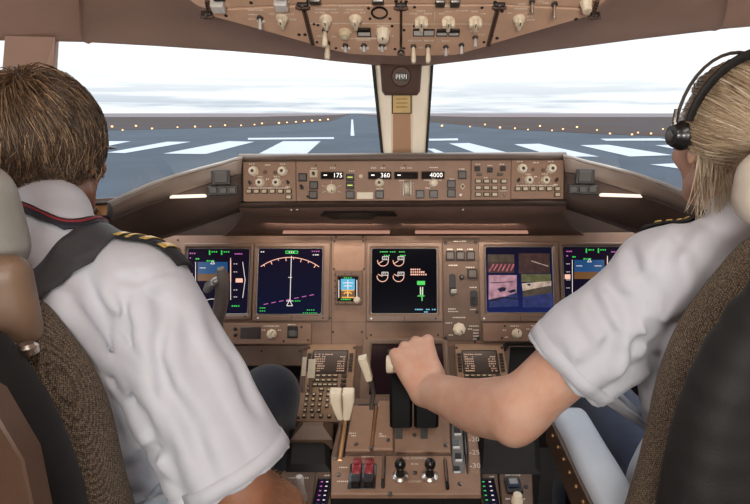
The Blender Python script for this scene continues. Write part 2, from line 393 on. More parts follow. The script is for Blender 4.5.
# ------------------------------------------------------------------ sky
w = bpy.data.worlds.new('sky'); SC.world = w; w.use_nodes = True; nt = w.node_tree; nt.nodes.clear(); N = nt.nodes.new; Lk = nt.links.new
out = N('ShaderNodeOutputWorld'); bg = N('ShaderNodeBackground'); tc = N('ShaderNodeTexCoord'); sx = N('ShaderNodeSeparateXYZ')
Lk(tc.outputs['Generated'], sx.inputs[0])
r = N('ShaderNodeValToRGB'); e = r.color_ramp.elements
e[0].position = 0; e[0].color = (.50, .57, .66, 1); e[1].position = 1; e[1].color = (1.15, 1.18, 1.22, 1)
for p, c in ((.06, (.62, .69, .78, 1)), (.2, (.80, .86, .92, 1)), (.45, (1.12, 1.14, 1.16, 1))):
    q = e.new(p); q.color = c
mr = N('ShaderNodeMapRange'); mr.inputs[1].default_value = 0; mr.inputs[2].default_value = .16; Lk(sx.outputs[2], mr.inputs[0]); Lk(mr.outputs[0], r.inputs[0])
mp = N('ShaderNodeMapping'); mp.inputs['Scale'].default_value = (2.2, 2.2, 46); Lk(tc.outputs['Generated'], mp.inputs['Vector'])
nz = N('ShaderNodeTexNoise'); nz.inputs['Scale'].default_value = 1.6; nz.inputs['Detail'].default_value = 5; nz.inputs['Roughness'].default_value = .55; Lk(mp.outputs[0], nz.inputs['Vector'])
cr = N('ShaderNodeMapRange'); cr.inputs[1].default_value = .42; cr.inputs[2].default_value = .6; Lk(nz.outputs['Fac'], cr.inputs[0])
mx = N('ShaderNodeMix'); mx.data_type = 'RGBA'; Lk(cr.outputs[0], mx.inputs[0]); Lk(r.outputs[0], mx.inputs[6]); mx.inputs[7].default_value = (1.2, 1.22, 1.24, 1)
Lk(mx.outputs[2], bg.inputs['Color']); ov = N('ShaderNodeMapRange'); ov.inputs[1].default_value = .17; ov.inputs[2].default_value = .8; ov.inputs[3].default_value = 1.0; ov.inputs[4].default_value = 4.5; Lk(sx.outputs[2], ov.inputs[0]); Lk(ov.outputs[0], bg.inputs['Strength']); Lk(bg.outputs[0], out.inputs[0])
# ------------------------------------------------------------------ airfield outside
GZ = EYE - 5.5
def ground_poly(pts, dz):
    b = MB(); P = [atZ(x, y, GZ) for x, y in pts]
    b.v = [(p.x, p.y, GZ + dz) for p in P]; b.face(range(len(P))); return b
b = MB(); b.v = [(-6000, -60, GZ), (6000, -60, GZ), (6000, 9000, GZ), (-6000, 9000, GZ)]; b.face((0, 1, 2, 3)); struct(b.build('ground', 'asphalt', smooth=0))
def field(name, pts, dz=.05): struct(ground_poly(pts, dz).build(name, 'field', smooth=0))
field('field', [(-900, 130.5), (105, 130.5), (250, 127), (330, 121.5), (349, 114.6), (349, 113.35), (-900, 113.35)])
field('field', [(1700, 138), (700, 138), (600, 134), (500, 129), (420, 121), (359, 114.6), (359, 113.35), (1700, 113.35)])
mat('field_haze', (104, 92, 92), .95, var=.3, vs=.004, c2=(84, 82, 88), spec=.05)  # far strip: horizon haze put into a paler ground colour
for pts in ([(-900, 117.2), (250, 117), (338, 114.9), (349, 113.9), (349, 113.3), (-900, 113.3)], [(1700, 117.2), (480, 117), (372, 114.9), (359, 113.9), (359, 113.3), (1700, 113.3)]): struct(ground_poly(pts, .09).build('field', 'field_haze', smooth=0))
ST = [[(107, 153), (167, 142), (191, 142), (125, 153.5)], [(163.5, 154), (228, 141.5), (254.6, 142), (206, 154.4)], [(259, 154), (283, 141.5), (320.6, 141.5), (307, 154)],
      [(40, 153), (105, 141.5), (131, 141.5), (75, 153)], [(-60, 153), (40, 141.5), (66, 141.5), (-20, 153)],
      [(449, 143.7), (469, 143.3), (524, 157), (482, 155.6)], [(514, 144.6), (539, 144), (599, 157), (555, 157)], [(580, 145.5), (607.6, 145), (673, 155.6), (629.6, 157)],
      [(655, 145.5), (684, 145), (760, 155.6), (715, 157)], [(427, 149), (434, 149), (452, 156), (440, 156)],
      [(248, 138.2), (334, 137.4), (334, 139.2), (248, 140)], [(429, 139), (458, 138.6), (458, 140.6), (429, 141)], [(600, 139), (660, 138.6), (672, 140.8), (606, 141)],
      [(351.3, 119.5), (353, 119.5), (354.4, 136), (350.6, 136)], [(650, 165), (690, 163), (760, 168), (700, 172)]]
for pts in ST: struct(ground_poly(pts, .06).build('road_marking', 'paint_white', smooth=0))
def runway_light(px, py, side):
    p = atZ(px, py, GZ + .6); d = (p - CAM).length; r = .0017 * d * random.uniform(.8, 1.25)
    t = thing('runway_light', f'small warm glowing edge light in the row on the {side} side of the runway', 'runway light', (p.x, p.y, GZ), f'runway edge lights on the {side} side')
    b = MB(); b.lathe(0, 0, [(r*.3, 0), (r*.3, .25), (r*.16, .3), (r*.16, .6)], 8); b.build('stem', 'dark', t)
    b = MB(); b.lathe(0, 0, [(.01, .6 - r*.75), (r*.75, .6 - r*.45), (r, .6), (r*.75, .6 + r*.5), (.01, .6 + r*.75)], 10); b.build('lens', 'lamp_bulb', t)
for px, py in [(60, 131), (90, 126), (112, 126.5), (122.6, 130), (136, 125.8), (152, 128.5), (177.5, 127.2), (195, 126.6), (210.5, 126.4), (225, 125.2), (241, 125.4), (254.5, 124.6), (262, 123.4), (279, 123), (287, 122.4), (296, 121.8), (304, 121.2), (312, 120.6), (320, 120), (328, 119.4)]: runway_light(px, py, 'left')
for px, py in [(442, 125.7), (470, 126.5), (500, 127.5), (515, 128.3), (528, 129.6), (552, 130.4), (563, 129), (577, 127), (597, 130), (610, 133.5), (632, 134.4), (638, 132.6), (651, 133.5), (663, 129), (680, 134), (485, 124.5), (540, 126)]: runway_light(px, py, 'right')
# ------------------------------------------------------------------ flight deck shell
def slab(name, x0, x1, y0, y1, z0, z1, m):
    b = MB(); b.box(x0, x1, y0, y1, z0, z1); return struct(b.build(name, m, smooth=0))
slab('floor', -1.15, 1.15, -.8, 1.9, -.05, 0, 'carpet')
slab('wall_back', -1.15, 1.15, -.85, -.8, 0, EYE + .75, 'headliner')
for s, n in ((-1, 'left'), (1, 'right')):
    slab('wall_' + n, min(s*1.05, s*1.15), max(s*1.05, s*1.15), -.8, 1.9, 0, EYE - .30, 'headliner')
    slab('wall_%s_upper' % n, min(s*1.05, s*1.15), max(s*1.05, s*1.15), -.8, .95, EYE + .22, EYE + .75, 'headliner')
    slab('trim_1' if s < 0 else 'trim_2', min(s*1.02, s*1.15), max(s*1.02, s*1.15), -.8, .1, EYE - .30, EYE + .22, 'headliner')
slab('ceiling', -1.15, 1.15, -.85, 1.0, EYE + .72, EYE + .78, 'headliner')
# window top edge (B) and headliner up to the overhead panel (A)
OH = Frame(W(0, 1.15, .11), -58)
def ohp(px, py):
    return OH.hit(px, py)
Bp = [(-420, 36, .62), (-200, 37, .86), (-60, 38, 1.02), (0, 38.3, 1.09), (50, 39.3, 1.16), (80, 40, 1.20), (83.5, 42, 1.205), (87, 40.5, 1.21), (150, 44, 1.29), (230, 49.5, 1.38), (290, 54.5, 1.44), (335, 60, 1.48), (376, 64, 1.50), (404, 66, 1.505), (430, 64, 1.50), (472, 59, 1.475), (520, 53, 1.435), (580, 45.5, 1.37), (640, 37.5, 1.30), (715, 28.5, 1.215), (720, 28.8, 1.21), (725, 27, 1.205), (770, 23, 1.15), (850, 22, 1.05), (1000, 22, .88), (1260, 22, .60)]
Ap = [(-330, -330), (-190, -230), (-60, -120), (0, -90), (50, -62), (74, -52), (77, -50), (80, -48), (150, -20), (199, 13), (250, 28), (312, 46), (350, 55), (404, 57), (455, 56), (492, 46), (540, 31), (594, 16), (640, -20), (735, -56), (738, -58), (741, -60), (800, -90), (880, -130), (1000, -210), (1150, -320)]
rb = [atY(x, y, Y) for x, y, Y in Bp]; ra = [ohp(x, y) for x, y in Ap]
ra = [p if abs(p.x) < .5 else Vector((p.x, p.y, p.z)) for p in ra]
seam = {6, 20}
def rowmix(t, bulge):
    out = []
    for i, (p, q) in enumerate(zip(rb, ra)):
        v = p.lerp(q, t); v.z += bulge * (1 if abs(v.x) > 0 else 1); out.append(v - (Vector((0, -.006, -.012)) if i in seam else Vector()) * (-1))
    return out
rows = [[p + Vector((0, .05, .03)) for p in rb], [p + Vector((0, .018, -.002)) for p in rb], rb, rowmix(.12, .002), rowmix(.3, .008), rowmix(.5, .012), rowmix(.75, .012), rowmix(.93, .008), [q + Vector((0, 0, .012)) for q in ra], [q + Vector((0, -.03, .12)) for q in ra], [Vector((q.x*1.02, min(q.y, .95)-.05, EYE+.74)) for q in ra]]
b = MB(); b.grid(rows); struct(b.build('ceiling_windshield_lining', 'headliner', smooth=60))
# windshield base line and the panes
def pane(name, top, bot):
    b = MB(); b.grid([top, bot]); struct(b.build(name, 'glass', smooth=60, solid=.006))
up = [p + Vector((0, .03, .015)) for p in rb]
base = {376: atY(386, 160, 1.68), 430: atY(424, 160, 1.68)}
pane('window_1', [up[4], up[8], up[9], up[10], up[12]], [atY(38, 250, 1.28), atY(140, 196, 1.48), atY(235, 170, 1.60), atY(315, 163, 1.66), base[376]])
pane('window_2', [up[14], up[15], up[16], up[17], up[18], up[22]], [base[430], atY(490, 162, 1.66), atY(555, 167, 1.61), atY(625, 180, 1.55), atY(690, 205, 1.45), atY(780, 245, 1.25)])
pane('window_3', [W(-1.1, .12, .2), up[0], up[1], up[3]], [W(-1.1, .12, -.30), W(-1.1, .5, -.30), W(-1.1, .9, -.30), atY(-12, 250, 1.22)])
pane('window_4', [up[23], up[24], up[25], W(1.1, .12, .2)], [atY(840, 245, 1.22), W(1.1, .9, -.30), W(1.1, .5, -.30), W(1.1, .12, -.30)])
slab('wall_front', -1.15, 1.15, 1.78, 1.84, 0, EYE - .34, 'footwell')
# posts between the panes
def post(name, quad_top, quad_bot, m):
    b = MB(); b.loops([quad_bot, quad_top]); return struct(b.build(name, m, smooth=0))
def bar(pts4, back): return [tuple(p) for p in pts4] + [tuple(p + back) for p in pts4[::-1]]
t0, t1 = atY(5, 36, 1.09), atY(55, 37, 1.15); q0, q1 = atY(-12, 250, 1.22), atY(44, 250, 1.26)
post('trim_3', bar([t0, t1], Vector((-.03, .06, 0))), bar([q0, q1], Vector((-.03, .06, 0))), 'headliner')
t0, t1 = atY(775, 21, 1.15), atY(830, 21, 1.08); q0, q1 = atY(770, 245, 1.27), atY(838, 245, 1.22)
post('trim_4', bar([t0, t1], Vector((.03, .06, 0))), bar([q0, q1], Vector((.03, .06, 0))), 'headliner')
# centre post: pale, tapering, with a darker strip up its middle
tl, tr_ = atY(391, 60, 1.52), atY(413.5, 60, 1.52); bl, br = atY(391.5, 160, 1.62), atY(412.5, 160, 1.62)
el, er, fl_, fr2 = atY(374.5, 60, 1.565), atY(431.5, 60, 1.565), atY(383, 160, 1.66), atY(425.5, 160, 1.66); bk = Vector((0, .03, .01))
b = MB(); b.loops([[tuple(p) for p in (fl_ + bk, fl_, bl, br, fr2, fr2 + bk)], [tuple(p) for p in (el + bk, el, tl, tr_, er, er + bk)]]); struct(b.build('trim_5', 'post', smooth=0))
PF = Frame(W(0, 1.71, (tl.z + bl.z)/2 - EYE), 0)
def on_post(px, py, lift=.002):                # point on the post's slanted face
    f = (py - 60) / 100; Y = None
    n = (br - bl).cross(tl - bl).normalized(); n = n if n.y < 0 else -n
    d = ray(px, py); k = (bl - CAM).dot(n) / d.dot(n); return CAM + d*k + n*lift
def post_plate(name, px, m, th=.004):
    b = MB(); P = [on_post(x, y, -.001) for x, y in px]; Q = [on_post(x, y, th) for x, y in px]
    b.loops([P, Q]); return b.build(name, m, smooth=0)
struct(post_plate('trim_6', [(393, 157), (411, 157), (410.5, 112), (393, 112)], 'post_strip'))
def edge_strip(name, px):
    P = [atY(x, y, 1.565 + .095*(y-60)/100) for x, y in px]; b = MB(); b.loops([[tuple(p + Vector((0, .02, 0))) for p in P], [tuple(p + Vector((0, -.006, 0))) for p in P]]); struct(b.build(name, 'dark', smooth=0))
edge_strip('trim_7', [(371.5, 64), (375, 64), (383.8, 157), (381.2, 157)]); edge_strip('trim_8', [(430.8, 64), (433.6, 64), (427.2, 157), (425, 157)])
o = post_plate('placard', [(393, 112), (410.5, 112), (410.5, 94), (393, 94)], 'placard', .007); tag(o, 'small yellowish placard on the pale post between the windshields', 'placard')
b = MB(); P = [(393, 112), (410.5, 112), (410.5, 94), (393, 94)]
fr_ = [(391.8, 113), (411.7, 113), (411.7, 93), (391.8, 93)]
b.loops([[on_post(x, y, -.001) for x, y in fr_], [on_post(x, y, .006) for x, y in fr_]]); f = b.build('frame', 'dark', None, smooth=0); f.parent = o
for yy in (98, 102, 106):
    b = MB(); b.loops([[on_post(x, y, .0072) for x, y in ((396, yy+.6), (407.5, yy+.6), (407.5, yy-.3), (396, yy-.3))], [on_post(x, y, .0076) for x, y in ((396, yy+.6), (407.5, yy+.6), (407.5, yy-.3), (396, yy-.3))]]); q = b.build('printed_line', 'brass', None, smooth=0); q.parent = o
# standby compass in its bracket at the top of the post
cf = Frame(on_post(403.5, 77, .03), -8)
t = thing('standby_compass', 'standby compass in brown bracket at top of the windshield post', 'compass', cf)
pl = [cf.loc(x, y) for x, y in ((385, 95), (417, 95), (420, 91), (422, 62), (380, 62), (382, 91))]
MB().prism(pl, -.03, .018, .008).build('bracket', 'underside', t, smooth=50)
c = cf.loc(401.3, 76)
MB().lathe(c[0], c[1], [(.032, .017), (.032, .022), (.027, .024), (.024, .018)], 28).build('housing', 'underside', t)
MB().lathe(c[0], c[1], [(.024, .016), (.024, .019), (.0002, .0195)], 28).build('cover_plate', 'panel_dark', t)
b = MB(); b.rrect(c[0], c[1] - .001, .034, .021, .006, .018, .022, .001); b.build('card_window', 'black', t)
b = MB()
for k in range(-3, 4): b.box(c[0] + k*.0045 - .0006, c[0] + k*.0045 + .0006, c[1] - (.006 if k % 2 else .002), c[1] + .006, .0221, .0225)
b.build('tick_mark', 'sym_white', t)
for dx in (-.02, .02): MB().lathe(c[0] + dx, c[1] + .036, [(.003, .017), (.003, .02), (.0015, .021)], 10).build('screw', 'grey_metal', t)
# ------------------------------------------------------------------ small control builders (local to a module's frame)
def screw(t, fr, px, py, r=.0026, z=0):
    x, y = fr.loc(px, py); MB().lathe(x, y, [(r*1.3, z), (r*1.3, z+.0012), (r, z+.0018), (0.0002, z+.0018)], 12).build('screw', 'dark', t)
def button(t, fr, px, py, w, h, z0=0, lit=None, face='key_face', bodym='key', name='push_button', hh=.006):
    cx, cy, ww, wh = fr.rect(px-w/2, py-h/2, px+w/2, py+h/2)
    o = MB().rrect(cx, cy, ww, wh, .0012, z0-.001, z0+hh, .0012, 2).build(name, bodym, t)
    MB().rrect(cx, cy, ww*.74, wh*.70, .0008, z0+hh-.0004, z0+hh+.0006, .0003, 2).build('cap', face, o)
    if lit: 
        b = MB()
        b.rrect(cx, cy + wh*.02, ww*.62, wh*.16, .0003, z0+hh, z0+hh+.0012, 0, 1); b.build('light_bar', lit, o)
    return o
def knob(t, fr, px, py, rpx, z0=0, hh=.016, m='cream', dot='dark', name='rotary_knob', flute=True, pointer=None):
    x, y = fr.loc(px, py); r = fr.rect(px-rpx, py-rpx, px+rpx, py+rpx)[2]/2
    o = MB().lathe(x, y, [(r*1.02, z0-.001), (r, z0+hh*.35), (r*.86, z0+hh*.42), (r*.80, z0+hh*.93), (r*.7, z0+hh), (.0002, z0+hh)], 32, .07 if flute else 0, 8).build(name, m, t, smooth=50)
    if dot: MB().lathe(x, y, [(r*.34, z0+hh-.001), (r*.34, z0+hh+.0006), (.0001, z0+hh+.0006)], 14).build('cap', dot, o)
    if pointer is not None:
        c, s = math.cos(pointer), math.sin(pointer); b = MB()
        b.stroke([(x + c*r*.25, y + s*r*.25), (x + c*r*.8, y + s*r*.8)], r*.16, z0+hh, .0006); b.build('pointer', 'dark', o)
    return o
def toggle(t, fr, px, py, rpx=2.2, z0=0, L=.016, lean=.25, m='steel', name='toggle_switch'):
    x, y = fr.loc(px, py); r = fr.rect(px-rpx, py-rpx, px+rpx, py+rpx)[2]/2
    o = MB().lathe(x, y, [(r*1.25, z0-.001), (r*1.25, z0+.003), (r*.8, z0+.0042), (.0002, z0+.0042)], 6).build(name, 'grey_metal', t, smooth=30)
    MB().tube([(x, y, z0+.003), (x, y + L*lean*.5, z0+L*.6), (x, y + L*lean, z0+L)], [r*.45, r*.6, r*.75], 10).build('lever', m, o, smooth=60)
    return o
def prints(t, fr, items, z=.0006, m='white_print', name='legend_lettering'):
    """illegible printed legends as rows of tiny dashes: (px, py, width px)"""
    b = MB()
    for px, py, w in items:
        cx, cy, ww, hh = fr.rect(px-w/2, py-.55, px+w/2, py+.55); k = max(2, int(w/1.6)); st = ww/k
        for i in range(k):
            q = st*random.uniform(.5, .85); b.box(cx-ww/2+i*st, cx-ww/2+i*st+q, cy-hh/2, cy+hh/2, z-.0008, z)
    return b.build(name, m, t, smooth=0)
def label(t, fr, s, px, py, hpx, z=.0008, m='white_print', name='lettering', sx=.9, rot=0):
    x, y = fr.loc(px, py); h = fr.rect(px-1, py-hpx/2, px+1, py+hpx/2)[3]
    return MB().text(s, x, y, h*1.38, z, sx, rot).build(name, m, t, smooth=0)
def groove(t, fr, pts, w=.0016, z=.0004, m='dark', name='seam'):
    return MB().stroke([fr.loc(*p) for p in pts], w, z-.0006, .0006).build(name, m, t, smooth=0)
# ------------------------------------------------------------------ main instrument panel
MP = Frame(W(0, 1.55, -.504), 22)
f = MP.at(405, 290)
t = thing('instrument_panel', 'wide brown main instrument panel carrying the row of flight displays', 'instrument panel', f)
poly = [f.loc(*p) for p in ((120, 347), (690, 347), (690, 232), (140, 236))]
MB().prism(poly, -.03, 0, .001).build('face_board', 'panel', t, smooth=0)
groove(t, f, [(331.5, 236), (331.5, 347)]); groove(t, f, [(366, 236), (366, 347)]); groove(t, f, [(182, 322), (366, 322)], .001); groove(t, f, [(478, 322), (640, 322)], .001)
groove(t, f, [(443, 322), (366, 322)], .001)
for p in ((336, 237), (363, 237), (333, 332), (362, 332), (371, 335), (438, 335), (178, 240), (330, 318), (475, 342), (562, 322)): screw(t, f, *p)
# floodlight strips under the glareshield run along the panel's top
def display(name, lab, o, s, scr, group='flight displays on the main panel'):
    ym = (o[1]+o[3])/2; f = MP.at((s[0]+s[2])/2, (s[1]+s[3])/2)
    t = thing(name, lab, 'display', f, group)
    O = f.rect(*o); S = f.rect(*s)
    MB().ring(O[0], O[1], O[2]-.002, O[3]-.002, .006, S[0], S[1], S[2], S[3], .005, -.004, .012, .002, .005).build('bezel', 'bezel', t, smooth=30)
    MB().ring(S[0], S[1], S[2]+.003, S[3]+.003, .005, S[0], S[1], S[2]-.002, S[3]-.002, .005, .0, .0085, .0006, .001).build('edge_glint', 'silver_grey', t)  # pale liner stands in for light reflected along the bezel's inner edge
    sc = MB().rrect(S[0], S[1], S[2]+.001, S[3]+.001, .005, -.002, .003).build('screen', scr, t, smooth=0)
    for px, py in ((o[0]+5, o[3]-3.5),): 
        x, y = f.loc(px, py); MB().lathe(x, y, [(.003, .011), (.003, .0135), (.0002, .014)], 12).build('light_sensor', 'white', t)
    x, y = f.loc(o[2]-7, o[3]-3.5); MB().lathe(x, y, [(.003, .011), (.003, .0135), (.0002, .014)], 12).build('latch_screw', 'dark', t)
    x, y = f.loc((o[0]+o[2])/2, o[3]-3); MB().box(x-.0008, x+.0008, y-.006, y+.008, .0115, .0126).build('latch_seam', 'dark', t)
    return t, sc, f
def sym(par, name, m, f, strokes=(), texts=(), fills=(), wpx=.55, z=.0034):
    b = MB(); k = f.rect(400, 280, 401, 281)[2]
    for st in strokes: b.stroke([f.loc(*p) for p in st], k*wpx, z, .0002)
    for s, px, py, h in texts: x, y = f.loc(px, py); b.text(s, x, y, k*h*1.38, z+.0002, .95)
    for fl in fills: b.prism([f.loc(*p) for p in fl], z-.0003, z)
    return b.build(name, m, par, smooth=0)
def q(x0, y0, x1, y1): return [(x0, y1), (x1, y1), (x1, y0), (x0, y0)]
def dashes(rows, z=None):
    return [[(x, y), (x+w, y)] for x, y, n in rows for x, w in [(x + 2.1*i, random.uniform(1.1, 1.7)) for i in range(n)]]
def pfd(lab, ox):
    if ox == 0: o, s = (183, 243.5, 253.5, 320), (187, 249, 249.3, 314)
    else: o, s = (557, 242.5, 632, 319), (563, 247, 626, 312.5)
    t, sc, f = display('primary_flight_display', lab, o, s, 'scr_purple')
    X = lambda x: s[0] + (x - 187) ; dy = s[1] - 249
    T = lambda pts: [(X(x), y+dy) for x, y in pts]
    sym(sc, 'attitude_sky', 'sym_blue', f, fills=[T(q(198, 262, 228, 274))]); sym(sc, 'attitude_ground', 'sym_brown', f, fills=[T(q(198, 274, 228, 281))], z=.0035)
    sym(sc, 'symbology_text', 'sym_green', f, strokes=[T(p) for p in ([(210, 250.5), (210, 255)], [(222, 250.5), (222, 255)])] + [T(p) for p in dashes([(212, 252, 3), (224, 252, 3), (207, 261, 4), (196, 259, 2), (232, 306, 4)])], wpx=1.3)
    sym(sc, 'symbology_text', 'sym_white', f, strokes=[T(p) for p in ([(200, 268), (206, 268)], [(218, 268), (225, 268)], [(213, 261), (211, 264), (215, 264), (213, 261)], [(231, 258), (231, 300)], [(196, 262), (196, 300)], [(243, 262), (245.5, 280), (243, 298)])] + [T(p) for p in dashes([(190, 266, 2), (190, 274, 2), (190, 282, 2), (190, 290, 2), (234, 264, 2), (234, 272, 2), (234, 290, 2), (234, 297, 2)])])
    sym(sc, 'symbology_text', 'sym_pink', f, fills=[T(q(236, 278.5, 243, 282.5)), T(q(188.5, 276.5, 194, 281))], strokes=[T([(231, 260), (231, 282)])], wpx=.9)
    sym(sc, 'symbology_text', 'sym_magenta', f, strokes=[T(p) for p in dashes([(190, 253.5, 3), (235, 254, 4), (190, 258, 1)])], wpx=1.1)
    sym(sc, 'compass_print', 'sym_white', f, strokes=[T([(213 + 15*math.sin(a), 313 - 14*math.cos(a)) for a in np.linspace(-.95, .95, 13)])])
    return t
pfd('flight display at far left of panel, partly behind the control wheel horn', 0)
pfd('flight display at far right of panel, half hidden by the white sleeve', 1)
t, sc, f = display('navigation_display', 'square navigation display with white compass arc on navy screen', (254, 242.5, 330.5, 321.5), (258, 248.7, 322.5, 314.3), 'scr_navy')
arc = [(290 + 49*math.sin(a), 305.5 - 48*math.cos(a)) for a in np.linspace(-.63, .64, 25)]
tk = [[(290 + 49*math.sin(a), 305.5 - 48*math.cos(a)), (290 + (45.5 if i % 2 else 47)*math.sin(a), 305.5 - (44.5 if i % 2 else 46)*math.cos(a))] for i, a in enumerate(np.linspace(-.56, .56, 8))]
sym(sc, 'compass_print', 'sym_pink', f, [arc] + tk, wpx=.75)
sym(sc, 'track_line', 'sym_white', f, [[(291.6, 256), (290.3, 300)], [(288.6, 277.5), (292.2, 277.5)], [(289.8, 300), (287, 305.8), (292.8, 305.8), (289.8, 300)], [(286.5, 301), (293, 301)]], wpx=.7)
sym(sc, 'route_line', 'sym_magenta', f, [[(264 + 7.6*i, 304.5 - 1.5*i), (268.5 + 7.6*i, 303.6 - 1.5*i)] for i in range(7)], wpx=.7)
sym(sc, 'symbology_text', 'sym_green', f, dashes([(260, 308, 3), (260, 311, 3), (307, 310, 4), (303, 313, 7), (293, 301, 4)]) + [[(286, 251.2), (298, 251.2)], [(286, 253.4), (298, 253.4)], [(286, 251.2), (286, 253.4)], [(298, 251.2), (298, 253.4)]], wpx=.9)
sym(sc, 'symbology_text', 'sym_white', f, dashes([(289, 252.3, 3), (313, 255, 3), (261, 252, 2)]), wpx=1.1)
sym(sc, 'symbology_text', 'sym_magenta', f, dashes([(312, 251.5, 4)]), wpx=1.1)
t, sc, f = display('engine_display', 'centre engine display with four dials on a black screen', (366.5, 242.5, 442.5, 322), (371.5, 248.7, 437, 313.6), 'scr_dark')
gs = []; vs = []
for gx, gy, a0 in ((383, 261, 2.6), (398.5, 261, 2.6), (382.5, 276.5, 3.6), (398.5, 276.5, 3.6)):
    gs.append([(gx + 5.4*math.cos(a), gy + 5.2*math.sin(a)) for a in np.linspace(-.2, 3.3, 14)]); gs.append([(gx, gy), (gx + 5*math.cos(a0), gy + 4.9*math.sin(a0))])
    vs.append(q(gx-.5, gy-4.2, gx+5.5, gy-1.2))
sym(sc, 'dial', 'sym_pink', f, gs, wpx=.7)
b_ = sym(sc, 'dial_value_text', 'sym_white', f, [r + [r[0]] for r in vs] + dashes([(383.6, 258.3, 2), (399, 258.3, 2), (383, 273.8, 2), (399, 273.8, 2)]), wpx=.6)
sym(sc, 'symbology_text', 'sym_green', f, dashes([(380, 252, 4), (390, 252, 3), (399, 252, 3), (384, 255.6, 3), (400, 255.6, 3)]) + [[(417.5, 296), (424.5, 296)], [(422, 289), (422, 301)]], fills=[q(417, 281, 425, 285)], wpx=1)
sym(sc, 'message_text', 'sym_pink', f, dashes([(410.5, 269.6, 5), (410.5, 272.1, 7), (410.5, 274.6, 8)]), wpx=1.5)
sym(sc, 'gear_bar', 'sym_white', f, [[(420.4, 287), (420.4, 295)], [(422.6, 287), (422.6, 295)]], wpx=.9)
sym(sc, 'symbology_text', 'sym_cyan', f, dashes([(415, 309.5, 4), (426, 309.5, 2), (432, 309.5, 2), (424, 312, 2)]), wpx=1.2)
t, sc, f = display('camera_display', 'display with four camera views, pink tinted at lower left', (478.5, 241.5, 560.5, 322), (485.6, 247.2, 552.6, 312.6), 'scr_camera')
sym(sc, 'camera_view', 'cam_olive', f, fills=[q(487.5, 254.5, 514, 262), ]); sym(sc, 'camera_view', 'cam_brown', f, fills=[q(487.5, 262, 514, 273), q(518.5, 253.5, 549.5, 273.5)])
sym(sc, 'camera_stripe', 'cam_red', f, [[(489 + 4.3*i, 271.5 - (i % 2)*.6), (493.5 + 4*i, 264.2)] for i in range(6)], wpx=1.5, z=.0038)
sym(sc, 'camera_stripe', 'cam_tan', f, [[(531, 261), (548, 266.5)]], wpx=1, z=.0038)
sym(sc, 'camera_view', 'cam_pink', f, fills=[q(488.5, 275.2, 516.5, 300)]); sym(sc, 'camera_view', 'cam_blue', f, fills=[[(489, 307.5), (518.5, 306.5), (517, 292.5), (505, 296.5), (488.8, 299.5)]], z=.0038)
sym(sc, 'camera_shape', 'cam_navy', f, fills=[[(497, 289), (500, 292), (505, 291), (506, 288), (502, 287)], [(507, 291.5), (511, 293), (516, 291.5), (514, 289)], [(489, 302), (503, 298.5), (517.5, 300), (517.6, 298), (503, 296.6), (489, 299.6)]], strokes=[[(491, 283), (513, 281.8)]], z=.004, wpx=.8)
sym(sc, 'camera_view', 'cam_green', f, fills=[q(521, 274.2, 550.5, 282)]); sym(sc, 'camera_view', 'cam_tan', f, fills=[[(522.5, 291), (537, 288), (551, 285.5), (551, 281), (521.5, 283.5)]], z=.0038)
sym(sc, 'camera_view', 'cam_olive', f, fills=[[(522.5, 297), (552, 293), (551.4, 285.5), (537, 288), (522.5, 291)]], z=.0036); sym(sc, 'camera_view', 'cam_blue', f, fills=[[(522.5, 307.5), (553, 307.5), (552, 293), (522.5, 297)]], z=.0036)
sym(sc, 'camera_shape', 'cam_navy', f, fills=[[(527, 285.5), (530, 286), (530, 283.8), (527, 283.8)]], z=.004)
# standby instrument
f = MP.at(348.5, 288); t = thing('standby_flight_display', 'small bright standby instrument with blue and yellow screen', 'standby instrument', f)
O = f.rect(335, 271, 362.5, 305); S = f.rect(337.8, 277, 358.3, 301.5)
MB().ring(*O[:2], O[2], O[3], .007, *S[:2], S[2], S[3], .003, -.002, .010, .002, .002).build('bezel', 'panel_dark', t)
sc = MB().rrect(*S[:2], S[2], S[3], .003, -.001, .004).build('screen', 'glass_dark', t, smooth=0)
sym(sc, 'attitude_sky', 'sym_cyan', f, fills=[q(341, 279, 355, 290)], z=.0048); sym(sc, 'attitude_ground', 'sym_brown', f, fills=[q(341, 290, 355, 298)], z=.0048)
sym(sc, 'symbology_text', 'sym_white', f, [[(348, 280), (348, 298)], [(343, 283), (353, 283)], [(344, 286), (352, 286)], [(339, 280), (339, 298)], [(357, 280), (357, 298)]], wpx=.8, z=.005)
sym(sc, 'symbology_text', 'sym_amber', f, [[(342, 290.5), (354, 290.5)], [(344, 294), (346, 292), (348, 294), (350, 292), (352, 294)], [(342, 297.5), (354, 297.5)]], wpx=1.3, z=.0051)
sym(sc, 'symbology_text', 'sym_green', f, dashes([(344, 278, 4), (341, 299.5, 5)]), wpx=1.2, z=.005)
knob(t, f, 357.3, 300, 3.4, .008, .012, 'cream', None)
for y in (275, 281, 287, 293, 299): button(t, f, 335.6, y, 1.8, 2.2, .006, face='dark', hh=.004)
for p in ((345, 274), (352, 274), (346, 303.3), (339, 303)): screw(t, f, *p, r=.0018, z=.010)
f = MP.at(349, 255); t = thing('blank_cover_plate', 'blank rounded cover plate above the small standby instrument', 'cover plate', f)
O = f.rect(333, 239.5, 365, 271); MB().rrect(O[0], O[1], O[2], O[3], .012, -.002, .003, .0012).build('plate', 'panel', t)
for p in ((334.5, 241.5), (363.5, 241.5), (334, 269), (364, 269)): screw(t, f, *p, z=.002)
